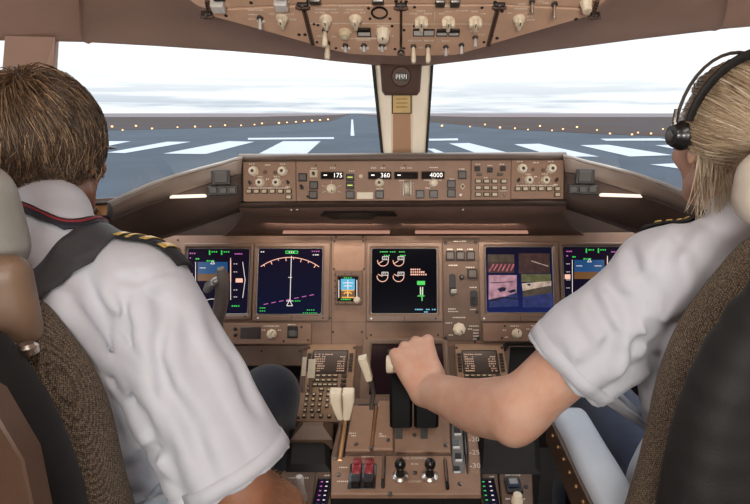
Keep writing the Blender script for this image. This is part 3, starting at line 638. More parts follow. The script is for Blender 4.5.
# landing gear panel
f = MP.at(461, 287); t = thing('landing_gear_panel', 'narrow control panel with gear lever right of the centre engine display', 'control panel', f)
O = f.rect(442.8, 238, 480.5, 341); MB().rrect(O[0], O[1], O[2], O[3], .002, -.002, .005, .001).build('plate', 'panel_dark', t, smooth=30)
for x in (450, 460.2, 470.3): button(t, f, x, 256, 8.6, 9.2, .005, face='key_face', bodym='black')
button(t, f, 472.2, 274, 9.5, 9.5, .005, bodym='black')
cx, cy, w_, h_ = f.rect(449, 274, 455.5, 296); MB().rrect(cx, cy, w_, h_, .008, .004, .0058, .0004).build('lever_slot', 'black', t)
x, y = f.loc(452.2, 291.5)
o = MB().tube([(x, y, .004), (x, y-.001, .03), (x, y-.003, .045)], [.003, .003, .004], 10).build('gear_lever', 'grey_metal', t)
MB().tube([(x-.008, y-.004, .05), (x+.008, y-.004, .05)], .009, 14).build('wheel_knob', 'silver_grey', o, smooth=50)
knob(t, f, 461.5, 277.3, 2.8, .005, .009, 'dark', 'grey_metal')
cx, cy, w_, h_ = f.rect(469.8, 290.5, 477.5, 307); MB().rrect(cx, cy, w_, h_, .008, .004, .0062, .0006).build('switch_slot', 'black', t)
cx, cy, w_, h_ = f.rect(471.2, 297, 476, 305); MB().rrect(cx, cy, w_, h_, .004, .006, .013, .002).build('rocker_switch', 'rubber', t)
knob(t, f, 459, 329, 6.3, .005, .018, 'cream', None, pointer=-.9)
prints(t, f, [(460, 241.5, 13), (450, 249.5, 6), (460, 249.5, 6), (470, 249.5, 6), (453, 265.5, 9), (470, 267.5, 9), (473, 287.5, 7), (473, 309.5, 6), (452, 309, 8), (453, 311.5, 10), (459, 317.5, 13), (449, 323, 7), (470, 329, 5), (451, 335, 5), (474, 326, 10), (476, 330, 6), (476, 333, 6), (476, 336, 6), (476, 339, 6)], z=.0056)
for p in ((445.5, 243), (475.5, 243), (476.5, 312), (445.5, 338), (478, 338)): screw(t, f, *p, z=.005, r=.0042)
# lower panels left and right
f = MP.at(270, 334); t = thing('lower_left_panel', 'small panel below the navigation display, amber window and cream knob', 'control panel', f)
O = f.rect(205, 323.5, 312, 344); MB().rrect(O[0], O[1], O[2], O[3], .004, -.02, .016, .002).build('plate', 'panel', t, smooth=30)
O = f.rect(205, 345, 312, 366); MB().rrect(O[0], O[1], O[2], O[3], .004, -.05, .004, .002).build('lower_lip', 'panel_dark', t, smooth=30)
O = f.rect(242, 327, 262.5, 338.5); MB().rrect(O[0], O[1], O[2], O[3], .002, .012, .0175, .001).build('display_window', 'amber_dark', t)
knob(t, f, 273.2, 334, 4.9, .016, .016, 'cream', 'cream_shade', pointer=.9)
O = f.rect(288.5, 326, 299, 338); MB().rrect(O[0], O[1], O[2], O[3], .002, .012, .018, .001).build('switch_frame', 'black', t); button(t, f, 293.8, 333.5, 7.5, 6, .018, bodym='grey_metal')
knob(t, f, 237, 329, 1.8, .016, .008, 'dark', None); knob(t, f, 237, 335, 1.8, .016, .008, 'dark', None)
prints(t, f, [(273, 326, 16), (293, 324.6, 8), (265, 330, 4), (281, 330, 4)], z=.0166)
for p in ((302.5, 327), (309, 340), (229.5, 341), (262, 351), (300, 351), (285, 341)): screw(t, f, *p, z=.016 if p[1] < 345 else .004)
f = MP.at(520, 332); t = thing('lower_right_panel', 'small panel with two cream knobs below the camera view display', 'control panel', f)
O = f.rect(482, 323.5, 600, 341.5); MB().rrect(O[0], O[1], O[2], O[3], .004, -.02, .014, .002).build('plate', 'panel', t, smooth=30)
knob(t, f, 515.7, 333.5, 5, .014, .016, 'cream', None, pointer=1.2); knob(t, f, 535.8, 332.5, 5, .014, .016, 'cream', None, pointer=.8)
prints(t, f, [(514, 326, 9), (536, 325.5, 12), (504, 330, 4), (527, 329, 4), (506, 337, 4)], z=.0146)
for p in ((504, 326), (501, 338), (549, 326)): screw(t, f, *p, z=.014)
f = MP.at(525, 360); t = thing('storage_recess', 'black open storage bin under the two cream knobs', 'storage bin', f)
O = f.rect(503, 342.5, 560, 380); S = f.rect(507, 345.5, 556, 377)
MB().ring(*O[:2], O[2], O[3], .012, *S[:2], S[2], S[3], .010, -.05, .012, .003, .002).build('frame', 'black_matte', t); MB().rrect(*S[:2], S[2], S[3], .01, -.05, -.045).build('bottom', 'black_matte', t)
# ------------------------------------------------------------------ glareshield
MC = Frame(W(0, 1.39, -.170), 12)
f = MC.at(403, 180)
t = thing('glareshield', 'dark brown glareshield with long hood across the cockpit under the windshields', 'glareshield', f)
I = f.mat().inverted()
def gl(p): return I @ p
P = lambda x, y, Y: atY(x, y, Y)
xs = [239, 290, 350, 405, 460, 515, 566]
def row(y, Y, dx=0, dz=0): return [gl(P(x, y - (x-405)*.006, Y) + Vector((0, 0, dz))) for x in xs]
b = MB(); b.grid([[gl(Vector((p.x*1.2, 1.70 - abs(p.x)*.12, EYE-.135))) for p in [P(x, 157, 1.4) for x in xs]], row(153.2, 1.50), row(152.8, 1.425), row(154, 1.40), row(157, 1.392), row(160.8, 1.395)])
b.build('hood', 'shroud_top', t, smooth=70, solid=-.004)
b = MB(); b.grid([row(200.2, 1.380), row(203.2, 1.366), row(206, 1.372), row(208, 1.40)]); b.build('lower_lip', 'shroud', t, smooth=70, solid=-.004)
rows = [row(206.5, 1.385)]
rows.append([gl(P(x, y, 1.47)) for x, y in zip((243, 292, 350, 405, 460, 515, 562), (214, 218, 219, 219, 219, 218, 213))])
rows.append([gl(P(x, y, 1.55)) for x, y in zip((235, 288, 350, 405, 460, 520, 572), (226, 227, 227, 227, 227, 227, 226))])
rows.append([gl(P(x, y, 1.612)) for x, y in zip((222, 288, 350, 405, 460, 525, 585), (236, 236, 236, 236, 236, 236, 235))])
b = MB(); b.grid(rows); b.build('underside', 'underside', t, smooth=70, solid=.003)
bk_ = [fr_ for fr_ in (MC.loc(237, 203.5), MC.loc(569, 201.5), MC.loc(569, 156.5), MC.loc(237, 158.5))]
o = MB().prism(bk_, -.14, -.012).build('rear_case', 'shroud', t, smooth=0); o.matrix_local = f.mat().inverted() @ MC.mat()
def ubar(name, px, d0, d1, Y0, Y1, m, par=t, off=.003):
    b = MB(); n = Vector((0, -.55, -.2)).normalized()*off; A = [P(x, y, Y) + n for x, y, Y in px]; C = [p + n*1.6 for p in A]; b.loops([[gl(p) for p in A], [gl(p) for p in C]]); return b.build(name, m, par, smooth=0)
ubar('grip_slot', [(321, 213.5, 1.415), (397, 213.5, 1.415), (393, 210, 1.40), (324, 210, 1.40)], 0, 0, 0, 0, 'black', off=.006)
ubar('grip_slot', [(333, 217, 1.43), (372, 217, 1.43), (378, 213, 1.415), (324, 213, 1.415)], 0, 0, 0, 0, 'black', off=.005)
for a, c in ((284, 390), (415, 527)): ubar('light_strip', [(a, 230, 1.568), (c, 230, 1.568), (c, 229, 1.558), (a, 229, 1.558)], 0, 0, 0, 0, 'strip_glow', off=.008)
for px in (291, 297, 463): 
    pp = gl(P(px, 209.5, 1.395)); MB().lathe(pp.x, pp.y, [(.004, pp.z-.004), (.004, pp.z+.005), (.0002, pp.z+.006)], 10).build('screw', 'grey_metal', t)
# side shrouds: rim curves back toward each pilot
def side(name, lab, sgn, pts, low):
    fr = Frame(P(*pts[len(pts)//2]), 0); t = thing(name, lab, 'glareshield', fr)
    m = fr.mat().inverted(); g = lambda p: m @ p
    up = Vector((sgn*.02, .10, -.03))
    rim = [P(*p) for p in pts]; lo = [P(*p) for p in low]
    rows = [[g(p + up*2.6 + Vector((0, 0, -.03))) for p in rim], [g(p + up + Vector((0, 0, -.012))) for p in rim], [g(p + Vector((0, .018, -.001))) for p in rim], [g(p) for p in rim], [g(p + Vector((0, -.003, -.005))) for p in rim]]
    b = MB(); b.grid(rows); b.build('rim', 'silver_grey' if False else 'rim', t, smooth=70, solid=.004)
    def fr_row(f0, blg): return [g((p + Vector((0, 0, -.004))).lerp(q_, f0) + Vector((0, -blg, 0))) for p, q_ in zip(rim, lo)]
    b = MB(); b.grid([fr_row(*v) for v in ((0, 0), (.06, .006), (.16, .012), (.30, .016))]); b.build('upper_face', 'shroud_lit', t, smooth=70, solid=.004)
    b = MB(); b.grid([fr_row(*v) for v in ((.30, .016), (.34, .013), (.5, .014), (.78, .008), (.94, .0), (1.0, -.02))] + [[g(q_ + Vector((0, .12, -.015))) for q_ in lo]]); b.build('face', 'shroud', t, smooth=70, solid=.004)
    cl = [g(P(a if sgn < 0 else 806-a, c, 1.66)) for a, c in ((60, 200), (300, 190), (300, 250), (60, 262))]
    b = MB(); b.v = [tuple(p) for p in cl]; b.face(range(4)); b.build('closure', 'shroud', t, smooth=0, solid=.006)
    return t, fr
mat('shroud_lit', (132, 116, 104), .5, var=.1, vs=18, bump=.25, bs=600)  # upper face: the light zone under the rim, put into the colour
mat('rim', (178, 172, 166), .45, var=.08, vs=20, bump=.2, bs=500)  # grey trim; window light from above is put into its pale colour
LS = [(243, 157.5, 1.395), (236, 158.5, 1.395), (225, 162, 1.39), (200, 168.5, 1.37), (175, 175.5, 1.335), (150, 184, 1.28), (125, 195, 1.21), (100, 207, 1.13), (80, 217, 1.06), (40, 243, .98)]
LL = [(243, 206, 1.385), (236, 208.5, 1.385), (225, 213, 1.385), (200, 222, 1.38), (175, 231, 1.36), (150, 240, 1.31), (125, 247, 1.25), (100, 258, 1.18), (80, 268, 1.10), (40, 290, 1.0)]
RS = [(563, 155.5, 1.395), (572, 157, 1.395), (583, 160.5, 1.39), (610, 167, 1.37), (635, 173.5, 1.335), (660, 182, 1.28), (685, 193, 1.21), (710, 205, 1.13), (730, 215, 1.06), (770, 241, .98)]
RL = [(563, 204, 1.385), (572, 206, 1.385), (583, 211, 1.385), (610, 220, 1.38), (635, 229, 1.36), (660, 238, 1.31), (685, 246, 1.25), (710, 257, 1.18), (730, 267, 1.10), (770, 289, 1.0)]
for sgn, pts, low, lab in ((-1, LS, LL, 'pale rimmed dark side shroud sweeping back toward the brown-haired pilot'), (1, RS, RL, 'pale rimmed dark side shroud sweeping back toward the blonde pilot')):
    t, fr = side('side_shroud', lab, sgn, pts, low)
    mm = lambda x: x if sgn < 0 else 806 - x
    yy = 0 if sgn < 0 else -1
    F2 = Frame(P(mm(221), 178+yy, 1.365), 10, 16*sgn if False else -sgn*0 + (14 if sgn < 0 else -14)*1)
    m_ = fr.mat().inverted() @ F2.mat()
    def fit(o): o.matrix_local = m_ ; return o
    for (px, py, w_, h_, nm) in ((221, 177.5, 19, 15, 'button_panel'), (223, 190.5, 30, 9.5, 'button_panel')):
        O = F2.rect(mm(px)-w_/2, py+yy-h_/2, mm(px)+w_/2, py+yy+h_/2); p_ = fit(MB().rrect(O[0], O[1], O[2], O[3], .003, -.03, .004, .0015).build(nm, 'dark', t))
        ks = ((px, 13, 11),) if w_ < 20 else ((px-9.5, 7.5, 6), (px, 7.5, 6), (px+9.5, 7.5, 6))
        for kx, kw, kh in ks:
            O = F2.rect(mm(kx)-kw/2, py+yy-kh/2, mm(kx)+kw/2, py+yy+kh/2); o2 = MB().rrect(O[0], O[1], O[2], O[3], .0015, .003, .0085, .0012).build('push_button', 'key', p_)
            MB().rrect(O[0], O[1], O[2]*.6, O[3]*.5, .001, .008, .0092).build('cap', 'key_face', o2) if False else None
    b = MB(); O = F2.rect(mm(182)-24, 196.5+yy-1.6, mm(182)+24, 196.5+yy+1.6)  # glowing bar stands in for the light streak below the fold
    fit(b.rrect(O[0], O[1], O[2], O[3], .004, -.03, .010, .002).build('light_streak', 'light_streak' if 'light_streak' in MT else emat('light_streak', (255, 236, 215), 1.3), t))
f = Frame(atY(98, 211, 1.095), 45, 15); t = thing('map_light_control', 'small framed control with round knob on the sill beside brown-haired pilot', 'control', f)
O = f.rect(86, 204, 110, 219); MB().ring(O[0], O[1], O[2], O[3], .004, O[0], O[1], O[2]*.8, O[3]*.72, .002, -.02, .008, .0015, .001).build('frame', 'dark', t)
MB().rrect(O[0], O[1], O[2]*.8, O[3]*.72, .002, -.01, .003).build('plate', 'brass', t); x, y = f.loc(94, 212); MB().lathe(x, y, [(.009, .002), (.008, .012), (.0002, .013)], 18, .08, 6).build('knob', 'tan_plastic', t)
# ------------------------------------------------------------------ control modules in the glareshield
def module(name, lab, x0, y0, x1, y1, group=None, m='control_panel'):
    f = MC.at((x0+x1)/2, (y0+y1)/2); t = thing(name, lab, 'control panel', f, group); O = f.rect(x0, y0, x1, y1)
    MB().rrect(O[0], O[1], O[2]-.0012, O[3], .001, -.02, .0, .0008).build('face_plate', m, t, smooth=30); return t, f
def efis(lab, x0, rx, y0):
    t, f = module('display_control_panel', lab, x0, y0-.3, x0+53, y0+40.4, 'display selector panels at the ends of the glareshield')
    X = lambda v: x0 + v - 243; Y = lambda v: v - 161 + y0
    for a, c, r in ((254, 171.3, 5), (283, 171.3, 5)): 
        knob(t, f, X(a), Y(c), r, 0, .018, 'cream', 'key'); 
    for a, c, r in ((260.5, 182.7, 4.6), (277, 182.7, 4.6)): knob(t, f, X(a), Y(c), r, 0, .016, 'cream', 'key')
    for a, c in ((265, 172), (275, 172.5)): knob(t, f, X(a), Y(c), 1.9, 0, .005, 'panel_dark', None, flute=False, name='lamp')
    for a, c in ((250.3, 183), (288.2, 182.7)): toggle(t, f, X(a), Y(c), 1.5, m='dark', L=.012)
    for a in (249.5, 257, 264.8, 272.8, 280.8, 289): button(t, f, X(a), Y(191.3), 6, 4.4, face='cream_shade', bodym='key')
    button(t, f, X(289), Y(197), 6, 4.4, face='cream_shade', bodym='key')
    prints(t, f, [(X(252), Y(164), 6), (X(283), Y(164), 6), (X(268), Y(165), 6), (X(260), Y(176.6), 5), (X(277), Y(176.4), 6), (X(268.5), Y(188), 40), (X(288), Y(187), 5), (X(268), Y(179), 4)], name='legend_lettering')
    b = MB(); k = f.rect(0, 0, 1, 1)[2]
    for cx_ in (260.5, 277):
        x, y = f.loc(X(cx_), Y(182.7))
        for a in np.linspace(-.4, 3.5, 6): b.stroke([(x+math.cos(a)*.0145, y+math.sin(a)*.0145), (x+math.cos(a)*.0175, y+math.sin(a)*.0175)], .001, 0, .0006)
    b.build('dial_print', 'white_print', t, smooth=0)
    return t
efis('left end glareshield panel with four cream double knobs', 243, 0, 161)
efis('right end glareshield panel with four cream double knobs', 511, 0, 158.6)
t, f = module('mode_control_panel', 'long autopilot panel with lit number windows in middle of glareshield', 296, 160.2, 471, 201)
def win(x0, y0, x1, y1, txt, tx, small=None):
    O = f.rect(x0, y0, x1, y1); p = MB().ring(O[0], O[1], O[2]+.004, O[3]+.004, .002, O[0], O[1], O[2], O[3], .001, -.002, .0035, .0008, .0008).build('window_frame', 'panel_dark', t)
    s_ = MB().rrect(O[0], O[1], O[2], O[3], .001, -.002, .001).build('number_window', 'glass_dark', t, smooth=0)
    if txt: x, y = f.loc(tx, (y0+y1)/2); MB().text(txt, x, y, O[3]*1.0, .0016, 1.0).build('digits', 'digits', s_, smooth=0)
    if small: x, y = f.loc(small, (y0+y1)/2-.3); b = MB(); b.box(x-.0045, x-.0005, y-.0012, y+.0018, .001, .0014); b.box(x+.0003, x+.004, y-.0012, y+.0018, .001, .0014); b.build('legend_lettering', 'digits', s_, smooth=0)
win(321.3, 172.3, 343, 178.8, '175', 337.8, 325.5); win(368.6, 172.3, 391, 178.8, '360', 385.2, 373); win(394.6, 172.3, 417.6, 178.8, None, 0, 399.2); win(421.7, 172, 444, 178.6, '4000', 436.2)
for a, c in ((302.9, 177.4), (313.9, 185.3), (313.4, 194.8), (379.7, 194.5), (420, 194.2), (433.5, 194.2), (462, 175), (451.3, 184.2), (451.3, 193.4)): button(t, f, a, c, 8.6, 8.2, bodym='black', face='key_face', hh=.005)
button(t, f, 350.2, 177.6, 8.4, 7.2, bodym='black', face='dark', lit='lamp_yellow'); button(t, f, 350.2, 185.6, 8.4, 7.2, bodym='black', face='dark', lit='lamp_yellow'); button(t, f, 350.3, 194.8, 8.6, 8, bodym='black')
O = f.rect(309.8, 170, 317.8, 177.4); MB().rrect(O[0], O[1], O[2], O[3], .001, -.001, .004, .001).build('switch_plate', 'cream_shade', t); toggle(t, f, 313.8, 174, 1.5, z0=.004, m='dark', L=.01)
toggle(t, f, 302, 187.6, 1.9, m='dark'); toggle(t, f, 308, 197, 1.3, m='dark', L=.008)
knob(t, f, 331.6, 188.9, 5, 0, .016, 'cream', None, pointer=-1.2); knob(t, f, 379.4, 183, 4.6, 0, .016, 'cream', 'dark'); knob(t, f, 433.3, 183.2, 4.5, 0, .016, 'cream', None)
knob(t, f, 360.8, 176.4, 2, 0, .007, 'cream', None, flute=False)
O = f.rect(356.8, 192.3, 373.2, 199); MB().rrect(O[0], O[1], O[2], O[3], .001, -.001, .0025, .0006).build('label_plate', 'cream', t)
x, y = f.loc(407, 188.8); hh_ = f.rect(403, 182.4, 411, 195.4)
b = MB()
rings = []
for i in range(19):
    a = math.pi*i/18; rr_ = hh_[3]/2; yy_, zz_ = math.cos(a)*rr_, math.sin(a)*rr_*.75; w2 = hh_[2]*.30*(1 if i % 2 else .9); rings.append([(x-w2, y+yy_*(1 if i % 2 else .95), zz_), (x+w2, y+yy_*(1 if i % 2 else .95), zz_)])
for i in range(18): k = len(b.v); b.v += rings[i] + rings[i+1]; b.face((k, k+1, k+3, k+2))
b.face([0] + [4*i+2 for i in range(18)]); b.face(([1] + [4*i+3 for i in range(18)])[::-1]); b.build('thumbwheel', 'cream', t, smooth=25)
MB().ring(x, y, hh_[2]*1.15, hh_[3]*1.08, .004, x, y, hh_[2]*.7, hh_[3], .002, -.001, .002, .0006).build('wheel_surround', 'grey_metal', t)
x, y = f.loc(462.6, 186.4); k = .009
MB().prism([(x, y-k), (x+k*.75, y), (x, y+k), (x-k*.75, y)], -.001, .0015).build('diamond_plate', 'cream_shade', t, smooth=0); MB().lathe(x, y, [(.0035, .001), (.003, .006), (.0002, .0062)], 14).build('sensor', 'black', t)
knob(t, f, 460.6, 195, 1.5, 0, .004, 'white', None, flute=False, name='lamp')
prints(t, f, [(333, 168, 6), (374, 168, 6), (383, 168, 5), (403, 168, 5), (410, 168, 5), (434, 167.5, 9), (314, 168.3, 6), (380, 188.8, 7), (433, 180.2, 18), (428, 188, 5), (402, 180.7, 6), (352, 171, 6), (462, 169, 6), (452, 179, 5)])
b = MB(); x, y = f.loc(331.6, 188.9)
for a in (.35, 1.57, 2.8, -.35, 3.5): b.stroke([(x+.015*math.cos(a), y+.015*math.sin(a)), (x+.027*math.cos(a), y+.027*math.sin(a))], .0009, 0, .0006)
x, y = f.loc(407, 188.8)
for dy in np.linspace(-.014, .014, 5):
    for s_ in (-1, 1): b.stroke([(x+s_*.0155, y+dy), (x+s_*.018, y+dy)], .001, 0, .0006)
b.build('dial_print', 'white_print', t, smooth=0)
for p in ((335.5, 165.5), (384, 165.5), (405, 165.5), (316, 165.5)): screw(t, f, *p, r=.0016)
t, f = module('display_select_panel', 'narrow panel with rows of small page buttons right of the autopilot panel', 471, 159.3, 511, 200, )
for a, c in ((477.2, 168.8), (489.7, 170), (502.8, 168.6)): button(t, f, a, c, 5.6, 5, face='dark', name='key')
for a, c in ((479.2, 174.6), (500, 174.4)): button(t, f, a, c, 5.5, 3, face='key_face', name='key', bodym='panel_dark')
for c in (181.3, 187.9, 194.5):
    for a in (478, 486.3, 494.5, 503.6): 
        if not (c > 190 and a > 500): button(t, f, a, c, 6.4, 4.2, face='cream_shade', name='key')
toggle(t, f, 504, 195, 1.3, L=.008); prints(t, f, [(478, 164.3, 5), (490, 165.6, 5), (502, 164.3, 5), (503.6, 190.8, 7), (486, 177.6, 4)])
# ------------------------------------------------------------------ control wheel horn in front of the left flight display
yk = [atY(x, y, Y) for x, y, Y in ((216, 345, 1.24), (217, 322, 1.235), (221, 303, 1.23), (222.5, 288, 1.225), (223, 276, 1.22), (220.5, 268.5, 1.215))]
base_p = W(-.46, 1.24, -1.25)
t = thing('control_yoke', 'grey metal control wheel horn rising in front of the far left display', 'control wheel', base_p)
Lk_ = lambda p: tuple(Vector(p) - base_p)
MB().tube([Lk_(p) for p in yk], [.016, .0165, .0165, .0155, .0145, .0085], 20, 1.25, (0, 1, 0)).build('grip', 'horn', t, smooth=60)
h = [atY(x, y, Y) for x, y, Y in ((222, 279, 1.222), (216, 281, 1.212), (209, 286.5, 1.204), (206.5, 291, 1.205))]
MB().tube([Lk_(p) for p in h], [.012, .013, .0135, .010], 16, .9).build('thumb_switch_head', 'silver_grey', t, smooth=60)
p = atY(214, 283.5, 1.199); MB().tube([Lk_(p), Lk_(p + Vector((-.002, -.008, .001)))], [.005, .004], 12).build('trim_switch', 'steel', t)
hub = W(-.58, 1.27, -.71)
MB().tube([Lk_(yk[0]), Lk_(yk[0] + Vector((-.012, .01, -.06))), Lk_(hub + Vector((.06, -.005, .01))), Lk_(hub)], [.017, .018, .021, .03], 16).build('wheel_arm', 'horn', t, smooth=60)
yl = [Vector((-1.16 - q_.x, q_.y, q_.z)) for q_ in yk]
MB().tube([Lk_(q_) for q_ in yl], [.016, .0165, .0165, .0155, .0145, .0085], 16, 1.25, (0, 1, 0)).build('grip', 'horn', t, smooth=60)
MB().tube([Lk_(yl[0]), Lk_(yl[0] + Vector((.012, .01, -.06))), Lk_(hub + Vector((-.06, -.005, .01))), Lk_(hub)], [.017, .018, .021, .03], 16).build('wheel_arm', 'horn', t, smooth=60)
MB().tube([Lk_(hub), Lk_(hub + Vector((0, .02, -.1))), Lk_(W(-.58, 1.30, -1.23))], [.032, .028, .034], 16).build('column', 'horn', t, smooth=60)
MB().lathe(-.12, .06, [(.07, 0), (.07, .012), (.05, .03), (.034, .04)], 20).build('floor_boot', 'rubber', t)
# ------------------------------------------------------------------ overhead panel: separate modules in one sloping plane
def omod(name, lab, pts, m='overhead', th=.03):
    cx = sum(p[0] for p in pts)/len(pts); cy = sum(p[1] for p in pts)/len(pts); f = OH.at(cx, cy); t = thing(name, lab, 'overhead panel', f, 'overhead panel modules')
    poly = [f.loc(*p) for p in pts]
    a = sum(poly[i-1][0]*poly[i][1] - poly[i][0]*poly[i-1][1] for i in range(len(poly)))
    if a < 0: poly = poly[::-1]
    MB().prism(poly, -th, 0, .0015).build('face_plate', m, t, smooth=0); return t, f
def tknob(t, f, px, py, s=1.0, lobes=True, m='cream'):
    """cream selector: round skirt with a bar grip hanging toward the viewer"""
    x, y = f.loc(px, py-3*s); r = f.rect(px-6*s, py, px+6*s, py)[2]/2 if False else .0108*s
    o = MB().lathe(x, y, [(r*1.12, -.001), (r*1.1, .004), (r*.8, .007), (r*.75, .012), (.0002, .0125)], 26).build('selector_knob', m, t, smooth=50)
    b = MB(); w = r*.42
    rings = []
    for z, sx_, sy_ in ((.006, 1.0, 1.15), (.011, .9, 1.25), (.0155, .8, 1.2), (.0175, .55, 1.0)): rings.append([(px_, py_, z) for px_, py_ in rr(x, y - r*.1, w*2*sx_, r*1.9*sy_, w*.7, 3)])
    b.loops(rings).build('grip', m, o, smooth=50)
    if lobes:
        for s_ in (-1, 1): MB().loops([[(a, c, z) for a, c in rr(x + s_*r*.78, y + r*.25, r*.75, r*.95, r*.3, 3)] for z in (.003, .014)] + [[(a, c, .017) for a, c in rr(x + s_*r*.78, y + r*.25, r*.5, r*.7, r*.2, 3)]]).build('wing', m, o, smooth=50)
    MB().box(x-.0009, x+.0009, y+r*.2, y+r*1.0, .0174, .0179).build('pointer', 'dark', o)
    return o
def window(t, f, px, py, w_, h_, top='black', bot='silver_paint'):
    O = f.rect(px-w_/2, py-h_/2, px+w_/2, py+h_/2)
    o = MB().ring(O[0], O[1], O[2], O[3], .001, O[0], O[1], O[2]*.86, O[3]*.8, .0005, -.001, .004, .0006, .0008).build('light_window', 'dark', t)
    MB().box(O[0]-O[2]*.43, O[0]+O[2]*.43, O[1]+O[3]*.02, O[1]+O[3]*.4, -.0005, .0025).build('pane_half', top, o); MB().box(O[0]-O[2]*.43, O[0]+O[2]*.43, O[1]-O[3]*.4, O[1]+O[3]*.02, -.0005, .0025).build('pane_half', bot, o)
def lever(t, f, px, py, L=.03, m='cream', r=.0042):
    x, y = f.loc(px, py)
    o = MB().lathe(x, y, [(.006, -.001), (.006, .003), (.004, .005), (.0002, .005)], 14).build('toggle_switch', 'grey_metal', t)
    MB().tube([(x, y, .002), (x, y-.001, .008), (x, y-.004, L*.8), (x, y-.005, L)], [r*.55, r*.7, r, r*.7], 12).build('lever', m, o, smooth=60)
def guard(t, f, px, py):
    """silver toggle in a little pale scalloped collar"""
    x, y = f.loc(px, py)
    for dx in (-.0062, 0, .0062): MB().loops([[(a, c, z) for a, c in rr(x+dx, y-.0085, .0052, .0058, .0016, 2)] for z in (-.001, .0025)]).build('legend_tab', 'white', t)
    toggle(t, f, px, py, 2.6, 0, .014, -.3, 'silver_paint')
ct, cb = 400.5, 57
t, f = omod('overhead_panel_module', 'centre left overhead module with big fluted cream knob and black socket', [(304, 5.5), (314, 46), (350, 54.5), (400, 56.5), (400, 5.5)])
tknob(t, f, 326, 22, lobes=False); tknob(t, f, 355.5, 22, lobes=False)
x, y = f.loc(379.5, 12.5); MB().lathe(x, y, [(.0155, -.001), (.0155, .002), (.0125, .0026), (.011, -.006), (.0002, -.006)], 28).build('socket', 'black', t)
for p in ((368.5, 8), (370, 18.5), (390, 18.5), (318, 25), (314, 24), (392, 26), (317, 42), (336, 48), (395, 49)): screw(t, f, *p, r=.0022)
lever(t, f, 325, 30, .034, r=.006); lever(t, f, 327.5, 43, .034, r=.006)
knob(t, f, 345, 32.5, 6.4, 0, .012, 'cream_shade', 'cream', flute=False); window(t, f, 364, 31.5, 14, 8)
knob(t, f, 383, 31.5, 7.2, 0, .022, 'cream', None, pointer=1.57, flute=True)
for px in (345.5, 364, 382): guard(t, f, px, 45)
prints(t, f, [(326, 9.3, 22), (320, 12.5, 10), (335, 12.5, 8), (355, 9.5, 18), (347, 12.5, 6), (363, 12.5, 6), (350, 5.9, 22), (320, 36, 5), (334, 36.5, 5), (383, 25.5, 12), (364, 40, 14), (392, 36, 4), (368, 38.4, 24)], m='white_print')
groove(t, f, [(310, 23.4), (400, 23.4)], .001, m='white_print'); groove(t, f, [(345, 38.6), (378, 38.6)], .0006, m='white_print')
t, f = omod('overhead_panel_module', 'centre right overhead module with row of three cream winged knobs', [(402, 5.5), (402, 56.5), (455, 55.5), (487, 46.5), (498, 5.5)])
for px in (421.2, 448.2, 475): tknob(t, f, px, 23.5)
for px, tp in ((418.5, 'silver_paint'), (429, 'silver_paint'), (442, 'black'), (454, 'black')): window(t, f, px, 32, 11, 6, tp, 'silver_paint')
lever(t, f, 413.5, 46, .036, r=.0052); lever(t, f, 428, 46, .036, r=.0052)
for px, py in ((445.8, 46.5), (461.5, 44.5), (475.3, 37)): toggle(t, f, px, py, 2.4, 0, .018, -.3, 'silver_paint')
for p in ((414.5, 7), (404, 30), (404, 48), (482, 7.5), (492, 35), (414.5, 26), (484, 42)): screw(t, f, *p, r=.0022)
prints(t, f, [(448, 6.3, 18), (421, 11, 9), (414, 13.6, 8), (428, 13.6, 8), (449, 11.5, 7), (462, 10.6, 12), (442, 13.6, 6), (475, 11.2, 7), (484, 13.6, 6), (415, 40.5, 14), (429, 40.5, 10), (446, 41, 8), (475, 31, 9), (482, 34.5, 6), (446, 52, 8), (421, 47.6, 5)])
groove(t, f, [(434.8, 12), (434.6, 21)], .0012, m='white_print'); groove(t, f, [(402, 24), (492, 24)], .001, m='white_print')
t, f = omod('overhead_panel_module', 'left wing overhead module with silver toggle and single cream knob', [(211, 16), (312, 44.5), (302.5, 6), (228, 9.5)])
toggle(t, f, 260, 17.5, 2.8, 0, .02, -.4, 'silver_paint'); tknob(t, f, 282, 21, lobes=False, m='cream')
for p in ((226, 15.5), (299, 34.5), (305, 34.5), (304, 10)): screw(t, f, *p, r=.0026)
prints(t, f, [(256, 10, 16), (253, 14.5, 9), (252, 19, 7), (282, 10, 12), (290, 14, 9), (293, 19.5, 7), (272, 14, 5)])
x, y = f.loc(260, 17.5); b = MB(); b.stroke([(x-.007, y-.009), (x+.007, y-.009)], .004, 0, .001); b.stroke([(x, y-.016), (x, y-.005)], .004, 0, .001); b.build('printed_mark', 'white', t, smooth=0)
t, f = omod('overhead_panel_module', 'right wing overhead module with single grey striped cream knob', [(489.5, 45), (593, 15), (578, 9), (499.5, 5.5)])
tknob(t, f, 519, 22, lobes=False, m='cream'); 
for p in ((576, 19), (497, 38), (502, 11)): screw(t, f, *p, r=.0026)
prints(t, f, [(521, 8.7, 13), (529, 13, 7), (530, 16.5, 6), (531, 20, 8), (510, 13, 5)])
t, f = omod('overhead_panel_module', 'upper left overhead module at the picture top with silver square caps', [(229, 8), (302, 4.2), (400, 4), (400, -60), (200, -60), (206, 0)])
for px, py in ((218.5, 3), (281.5, 1.5)): 
    O = f.rect(px-6.5, py-4, px+6.5, py+4); MB().rrect(O[0], O[1], O[2], O[3], .002, -.001, .016, .002).build('square_cap', 'silver_paint', t); 
    O = f.rect(px-6, py-12, px+6, py-5); MB().rrect(O[0], O[1], O[2], O[3], .002, -.001, .009, .002).build('switch_body', 'black', t)
for px in (315, 378): O = f.rect(px-6, -4, px+6, 1.5); MB().rrect(O[0], O[1], O[2], O[3], .002, -.001, .01, .002).build('push_button', 'grey_metal', t)
